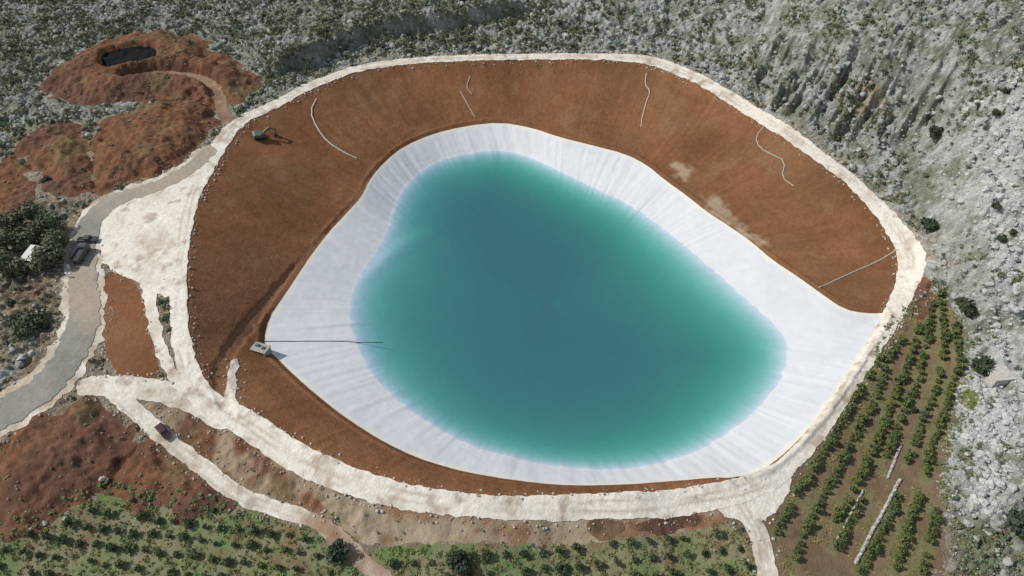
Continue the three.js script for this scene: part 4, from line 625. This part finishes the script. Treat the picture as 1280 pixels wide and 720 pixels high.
{ // shed and its lean-to in the grove
  const [x, z] = D.shed[0], white = plain('white_wall', 0.62, 0.62, 0.57, 0.85), roofM = plain('white_roof', 0.66, 0.68, 0.63, 0.7), o = thing('shed', 'small white shed with a pale sloping roof under the trees', 'shed', x, z, -0.2);
  part(o, 'wall', box(4.0, 3.4, 4.2, 0, 1.0, 0), white);
  const r = part(o, 'roof', box(4.8, 0.16, 5.4, 0, 0, 0), roofM); r.position.y = 2.95; r.rotation.x = 0.14;
  const d = part(o, 'door', box(0.95, 2, 0.08, 0.7, 1, 2.13, 0.02), plain('door_paint', 0.12, 0.1, 0.08)); part(d, 'handle', box(0.06, 0.06, 0.1, 0.4, 1, 2.2, 0.01), darkSteel);
  const wn = part(o, 'window', box(0.9, 0.8, 0.06, -1, 1.5, 2.12, 0.02), glass); part(wn, 'frame', mergeGeometries([box(1.0, 0.08, 0.1, -1, 1.95, 2.13, 0.01), box(1.0, 0.08, 0.1, -1, 1.05, 2.13, 0.01)]), white);
  const [x2, z2] = D.leanto[0], q = thing('shelter', 'low pale roofed shelter beside the white shed', 'shelter', x2, z2, -0.2);
  const rr = part(q, 'roof', box(3.4, 0.12, 2.4), plain('cream_roof', 0.66, 0.61, 0.5, 0.8)); rr.position.y = 2.1; rr.rotation.x = 0.1;
  for (const [a, b] of [[-1.5, -1], [1.5, -1], [-1.5, 1], [1.5, 1]]) { const g = cyl(0.06, 0.06, 2.6, 8); g.translate(a, 0.8, b); part(q, 'post', g, darkSteel); }
}
// vehicles
function wheel(parent, x, y, z, r, w) { const g = cyl(r, r, w, 16); g.rotateX(Math.PI / 2); const o = part(parent, 'wheel', g, rubber); o.position.set(x, y, z); const h = cyl(r * 0.55, r * 0.55, w + 0.03, 12); h.rotateX(Math.PI / 2); part(o, 'rim', h, plain('wheel_rim', 0.35, 0.35, 0.35, 0.4, 0.6)); return o; }
function profile(pts, w, bevel = 0.06) { const s = new THREE.Shape(); pts.forEach(([x, y], i) => (i ? s.lineTo(x, y) : s.moveTo(x, y))); const g = new THREE.ExtrudeGeometry(s, { depth: w - 2 * bevel, bevelEnabled: true, bevelSize: bevel, bevelThickness: bevel, bevelSegments: 2 }); g.translate(0, 0, -w / 2 + bevel); return g; }
function settle(o, len) { // tilt a thing to the ground it stands on
  const c = Math.cos(o.rotation.y), s = Math.sin(o.rotation.y), px = o.position.x, pz = o.position.z, f = (u, v) => gy(px + u * c + v * s, pz - u * s + v * c);
  const a = f(len / 2, 0), b = f(-len / 2, 0), d = f(0, 1.1), e = f(0, -1.1), turn = o.rotation.y;
  const ux = new THREE.Vector3(len * c, a - b, -len * s).normalize(), w = new THREE.Vector3(2.2 * s, d - e, 2.2 * c).normalize(), up = new THREE.Vector3().crossVectors(w, ux).normalize(), zz = new THREE.Vector3().crossVectors(ux, up);
  o.quaternion.setFromRotationMatrix(new THREE.Matrix4().makeBasis(ux, up, zz)); o.position.y = (a + b + d + e) / 4 + (o.userData.lift ?? 0.2);
  delete o.userData.lift;
}
{
  const [x, z] = D.car[0], red = new THREE.MeshPhysicalMaterial({ name: 'dark_red_paint', color: new THREE.Color(0.07, 0.012, 0.02), roughness: 0.3, clearcoat: 0.7, clearcoatRoughness: 0.1 });
  const o = thing('car', 'dark red car parked at the edge of the lower road', 'car', x, z, -0.72);
  part(o, 'body', profile([[-2.15, 0.35], [-2.15, 0.85], [-1.9, 0.95], [1.1, 1.0], [2.05, 0.82], [2.15, 0.5], [2.1, 0.35]], 1.75), red);
  part(o, 'cabin', profile([[-1.7, 0.95], [-1.3, 1.42], [0.35, 1.45], [1.05, 1.0]], 1.5, 0.1), red);
  part(o, 'windscreen', (() => { const g = box(0.03, 0.62, 1.3, 0, 0, 0, 0.01); g.rotateZ(0.98); g.translate(0.8, 1.28, 0); return g; })(), glass);
  part(o, 'rear_window', (() => { const g = box(0.03, 0.5, 1.25, 0, 0, 0, 0.01); g.rotateZ(-0.72); g.translate(-1.58, 1.25, 0); return g; })(), glass);
  for (const s of [-1, 1]) { part(o, 'side_window', profile([[-1.3, 1.02], [-1.1, 1.34], [0.3, 1.36], [0.75, 1.04]], 0.06, 0.01).translate(0, 0, s * 0.75), glass); part(o, 'headlight', box(0.1, 0.16, 0.34, 2.12, 0.7, s * 0.6, 0.03), plain('lamp_glass', 0.6, 0.6, 0.58, 0.2)); for (const q of [-1.35, 1.35]) wheel(o, q, 0.33, s * 0.8, 0.33, 0.2); }
  settle(o, 2.7);
}
{
  const [x, z] = D.truck[0], cabM = plain('dark_grey_paint', 0.05, 0.062, 0.07, 0.45), bedM = plain('truck_bed', 0.075, 0.085, 0.09, 0.7);
  const o = thing('truck', 'dark grey tipper truck standing on the asphalt road beside the grove', 'truck', x, z, Math.PI / 2 - 0.06);
  part(o, 'chassis', box(6.6, 0.3, 1.0, 0, 0.85, 0), darkSteel);
  const cab = part(o, 'cab', profile([[1.6, 0.7], [1.6, 2.5], [2.9, 2.55], [3.3, 1.7], [3.35, 0.7]], 2.3), cabM); part(cab, 'windscreen', (() => { const g = box(0.04, 0.85, 2.0, 0, 0, 0, 0.01); g.rotateZ(0.42); g.translate(3.16, 2.1, 0); return g; })(), glass);
  for (const s of [-1, 1]) { part(cab, 'side_window', box(0.9, 0.7, 0.05, 2.3, 2.05, s * 1.16, 0.02), glass); part(o, 'headlight', box(0.08, 0.22, 0.36, 3.36, 1.0, s * 0.85, 0.03), plain('truck_lamp', 0.6, 0.6, 0.58, 0.2)); }
  const bed = part(o, 'cargo_bed', mergeGeometries([box(4.7, 0.15, 2.4, -0.95, 1.15, 0), box(4.7, 1.1, 0.12, -0.95, 1.7, 1.14), box(4.7, 1.1, 0.12, -0.95, 1.7, -1.14), box(0.12, 1.3, 2.4, 1.34, 1.8, 0), box(0.12, 1.0, 2.4, -3.24, 1.65, 0)]), bedM); part(bed, 'load', box(4.4, 0.6, 2.1, -0.95, 1.5, 0, 0.18), plain('dark_load', 0.06, 0.065, 0.065, 0.95));
  for (const s of [-1, 1]) for (const q of [2.4, -1.4, -2.5]) wheel(o, q, 0.48, s * 1.0, 0.48, 0.3);
  o.userData.lift = 0.27; settle(o, 5);
  const [x2, z2] = D.pickup[0], p = thing('pickup', 'dark pickup standing crosswise on the road behind the truck', 'pickup', x2 + 1.4, z2 - 2, 0.05);
  part(p, 'body', profile([[-2.6, 0.5], [-2.6, 1.05], [0.2, 1.1], [2.0, 1.05], [2.6, 0.9], [2.65, 0.5]], 1.8), cabM); part(p, 'cabin', profile([[-0.7, 1.05], [-0.55, 1.7], [0.7, 1.72], [1.3, 1.1]], 1.6, 0.1), cabM);
  part(p, 'windscreen', (() => { const g = box(0.03, 0.7, 1.35, 0, 0, 0, 0.01); g.rotateZ(0.72); g.translate(1.1, 1.45, 0); return g; })(), glass); part(p, 'bed_floor', box(1.7, 0.05, 1.45, -1.7, 1.12, 0, 0.02), rubber);
  for (const s of [-1, 1]) { part(p, 'side_window', box(1.0, 0.4, 0.05, 0.1, 1.42, s * 0.8, 0.02), glass); for (const q of [-1.6, 1.65]) wheel(p, q, 0.4, s * 0.82, 0.4, 0.24); }
  p.userData.lift = 0.27; settle(p, 3.2);
  D.posts.forEach(([a, b]) => { const q = thing('marker_post', 'small white concrete marker post beside the asphalt road', 'post', a, b, 0, 'white marker posts'), w = plain('white_paint', 0.75, 0.75, 0.72, 0.7); part(q, 'shaft', box(0.35, 1.9, 0.35, 0, 0.75, 0), w); part(q, 'cap', box(0.5, 0.15, 0.5, 0, 1.75, 0), w); part(q, 'footing', box(0.9, 0.3, 0.9, 0, 0.05, 0), concrete); });
}
{ // excavator on the slope's edge
  const [x, z] = D.excav[0], bodyM = plain('machine_paint', 0.13, 0.15, 0.11, 0.55), armM = plain('arm_paint', 0.2, 0.16, 0.08, 0.55), o = thing('excavator', 'dark green tracked excavator at the top of the brown slope', 'excavator', x, z, 0.5);
  for (const s of [-1, 1]) { const t = part(o, 'track', profile([[-1.9, 0.15], [-1.6, 0], [1.6, 0], [1.9, 0.15], [1.95, 0.6], [1.6, 0.85], [-1.6, 0.85], [-1.95, 0.6]], 0.6, 0.05).translate(0, 0, s * 1.1), rubber); for (let k = -1; k <= 1; k++) { const g = cyl(0.25, 0.25, 0.66, 10); g.rotateX(Math.PI / 2); g.translate(k * 1.1, 0.42, s * 1.1); part(t, 'roller', g, darkSteel); } }
  const g0 = cyl(0.9, 0.9, 0.3, 18); g0.translate(0, 0.95, 0); part(o, 'turntable', g0, darkSteel);
  part(o, 'engine_body', profile([[-2.2, 1.1], [-2.3, 1.9], [-1.8, 2.2], [0.2, 2.15], [0.4, 1.1]], 2.5), bodyM);
  const cab = part(o, 'cab', profile([[0.1, 1.1], [0.1, 2.9], [1.2, 2.95], [1.7, 2.0], [1.7, 1.1]], 1.0).translate(0, 0, 0.7), bodyM); part(cab, 'window', box(0.04, 0.9, 0.8, 1.5, 2.4, 0.7, 0.01).rotateZ(0), glass);
  const boom = part(o, 'boom', profile([[0.6, 1.3], [0.5, 1.7], [2.6, 3.9], [3.0, 4.0], [5.0, 3.0], [4.9, 2.7], [3.0, 3.4], [1.1, 1.4]], 0.45).translate(0, 0, -0.35), armM); part(boom, 'ram', (() => { const g = cyl(0.1, 0.1, 2.4, 8); g.rotateZ(-0.75); g.translate(1.9, 2.3, -0.35); return g; })(), darkSteel);
  part(o, 'arm', profile([[4.6, 3.4], [5.2, 3.4], [5.5, 0.9], [5.2, 0.8]], 0.35).translate(0, 0, -0.35), armM);
  part(o, 'bucket', profile([[4.6, 0.2], [4.7, 0.9], [5.6, 1.0], [5.7, 0.6], [5.3, 0.0], [4.8, -0.1]], 1.1).translate(0, 0, -0.35), darkSteel);
  o.userData.lift = 0.12; settle(o, 3.4);
}
{ // intake chamber at the liner's edge
  const [x, z] = D.chamber[0], grey = plain('weathered_concrete', 0.3, 0.29, 0.26, 0.9), o = thing('intake_chamber', 'grey concrete intake chamber at the edge of the white liner', 'intake', x, z, -0.35);
  part(o, 'wall', mergeGeometries([box(4.2, 2.4, 0.25, 0, 0.3, -1.4), box(0.25, 2.4, 2.8, -2, 0.3, 0), box(0.25, 2.0, 2.8, 2, 0.1, 0)]), grey);
  part(o, 'platform', box(4.6, 0.22, 2.9, 0.1, 1.55, -0.1), plain('pale_slab', 0.36, 0.35, 0.31, 0.9)); part(o, 'floor', box(4.2, 0.3, 2.8, 0, -0.8, 0), grey);
  const hatch = part(o, 'hatch', box(1.0, 0.14, 1.0, 1.1, 1.73, -0.2), darkSteel); part(hatch, 'handle', box(0.3, 0.08, 0.05, 1.1, 1.84, -0.2, 0.02), concrete);
  const pump = cyl(0.4, 0.4, 1.0, 14); pump.rotateZ(Math.PI / 2); pump.translate(-0.9, 2.0, -0.4); part(o, 'pump', pump, plain('pump_paint', 0.1, 0.12, 0.13, 0.5));
  part(o, 'skirting_stone', stoneShape(1300).scale(0.8, 0.6, 0.6).translate(-2.4, 0.2, 1.2), boulderMats[1]);
  for (const [a, b] of [[-2, -1.4], [2.2, -1.4], [-2, 1.2], [2.2, 1.2]]) { const g = cyl(0.04, 0.04, 1.0, 6); g.translate(a, 2.15, b); part(o, 'railing_post', g, darkSteel); }
}
renderer.render(scene, camera);
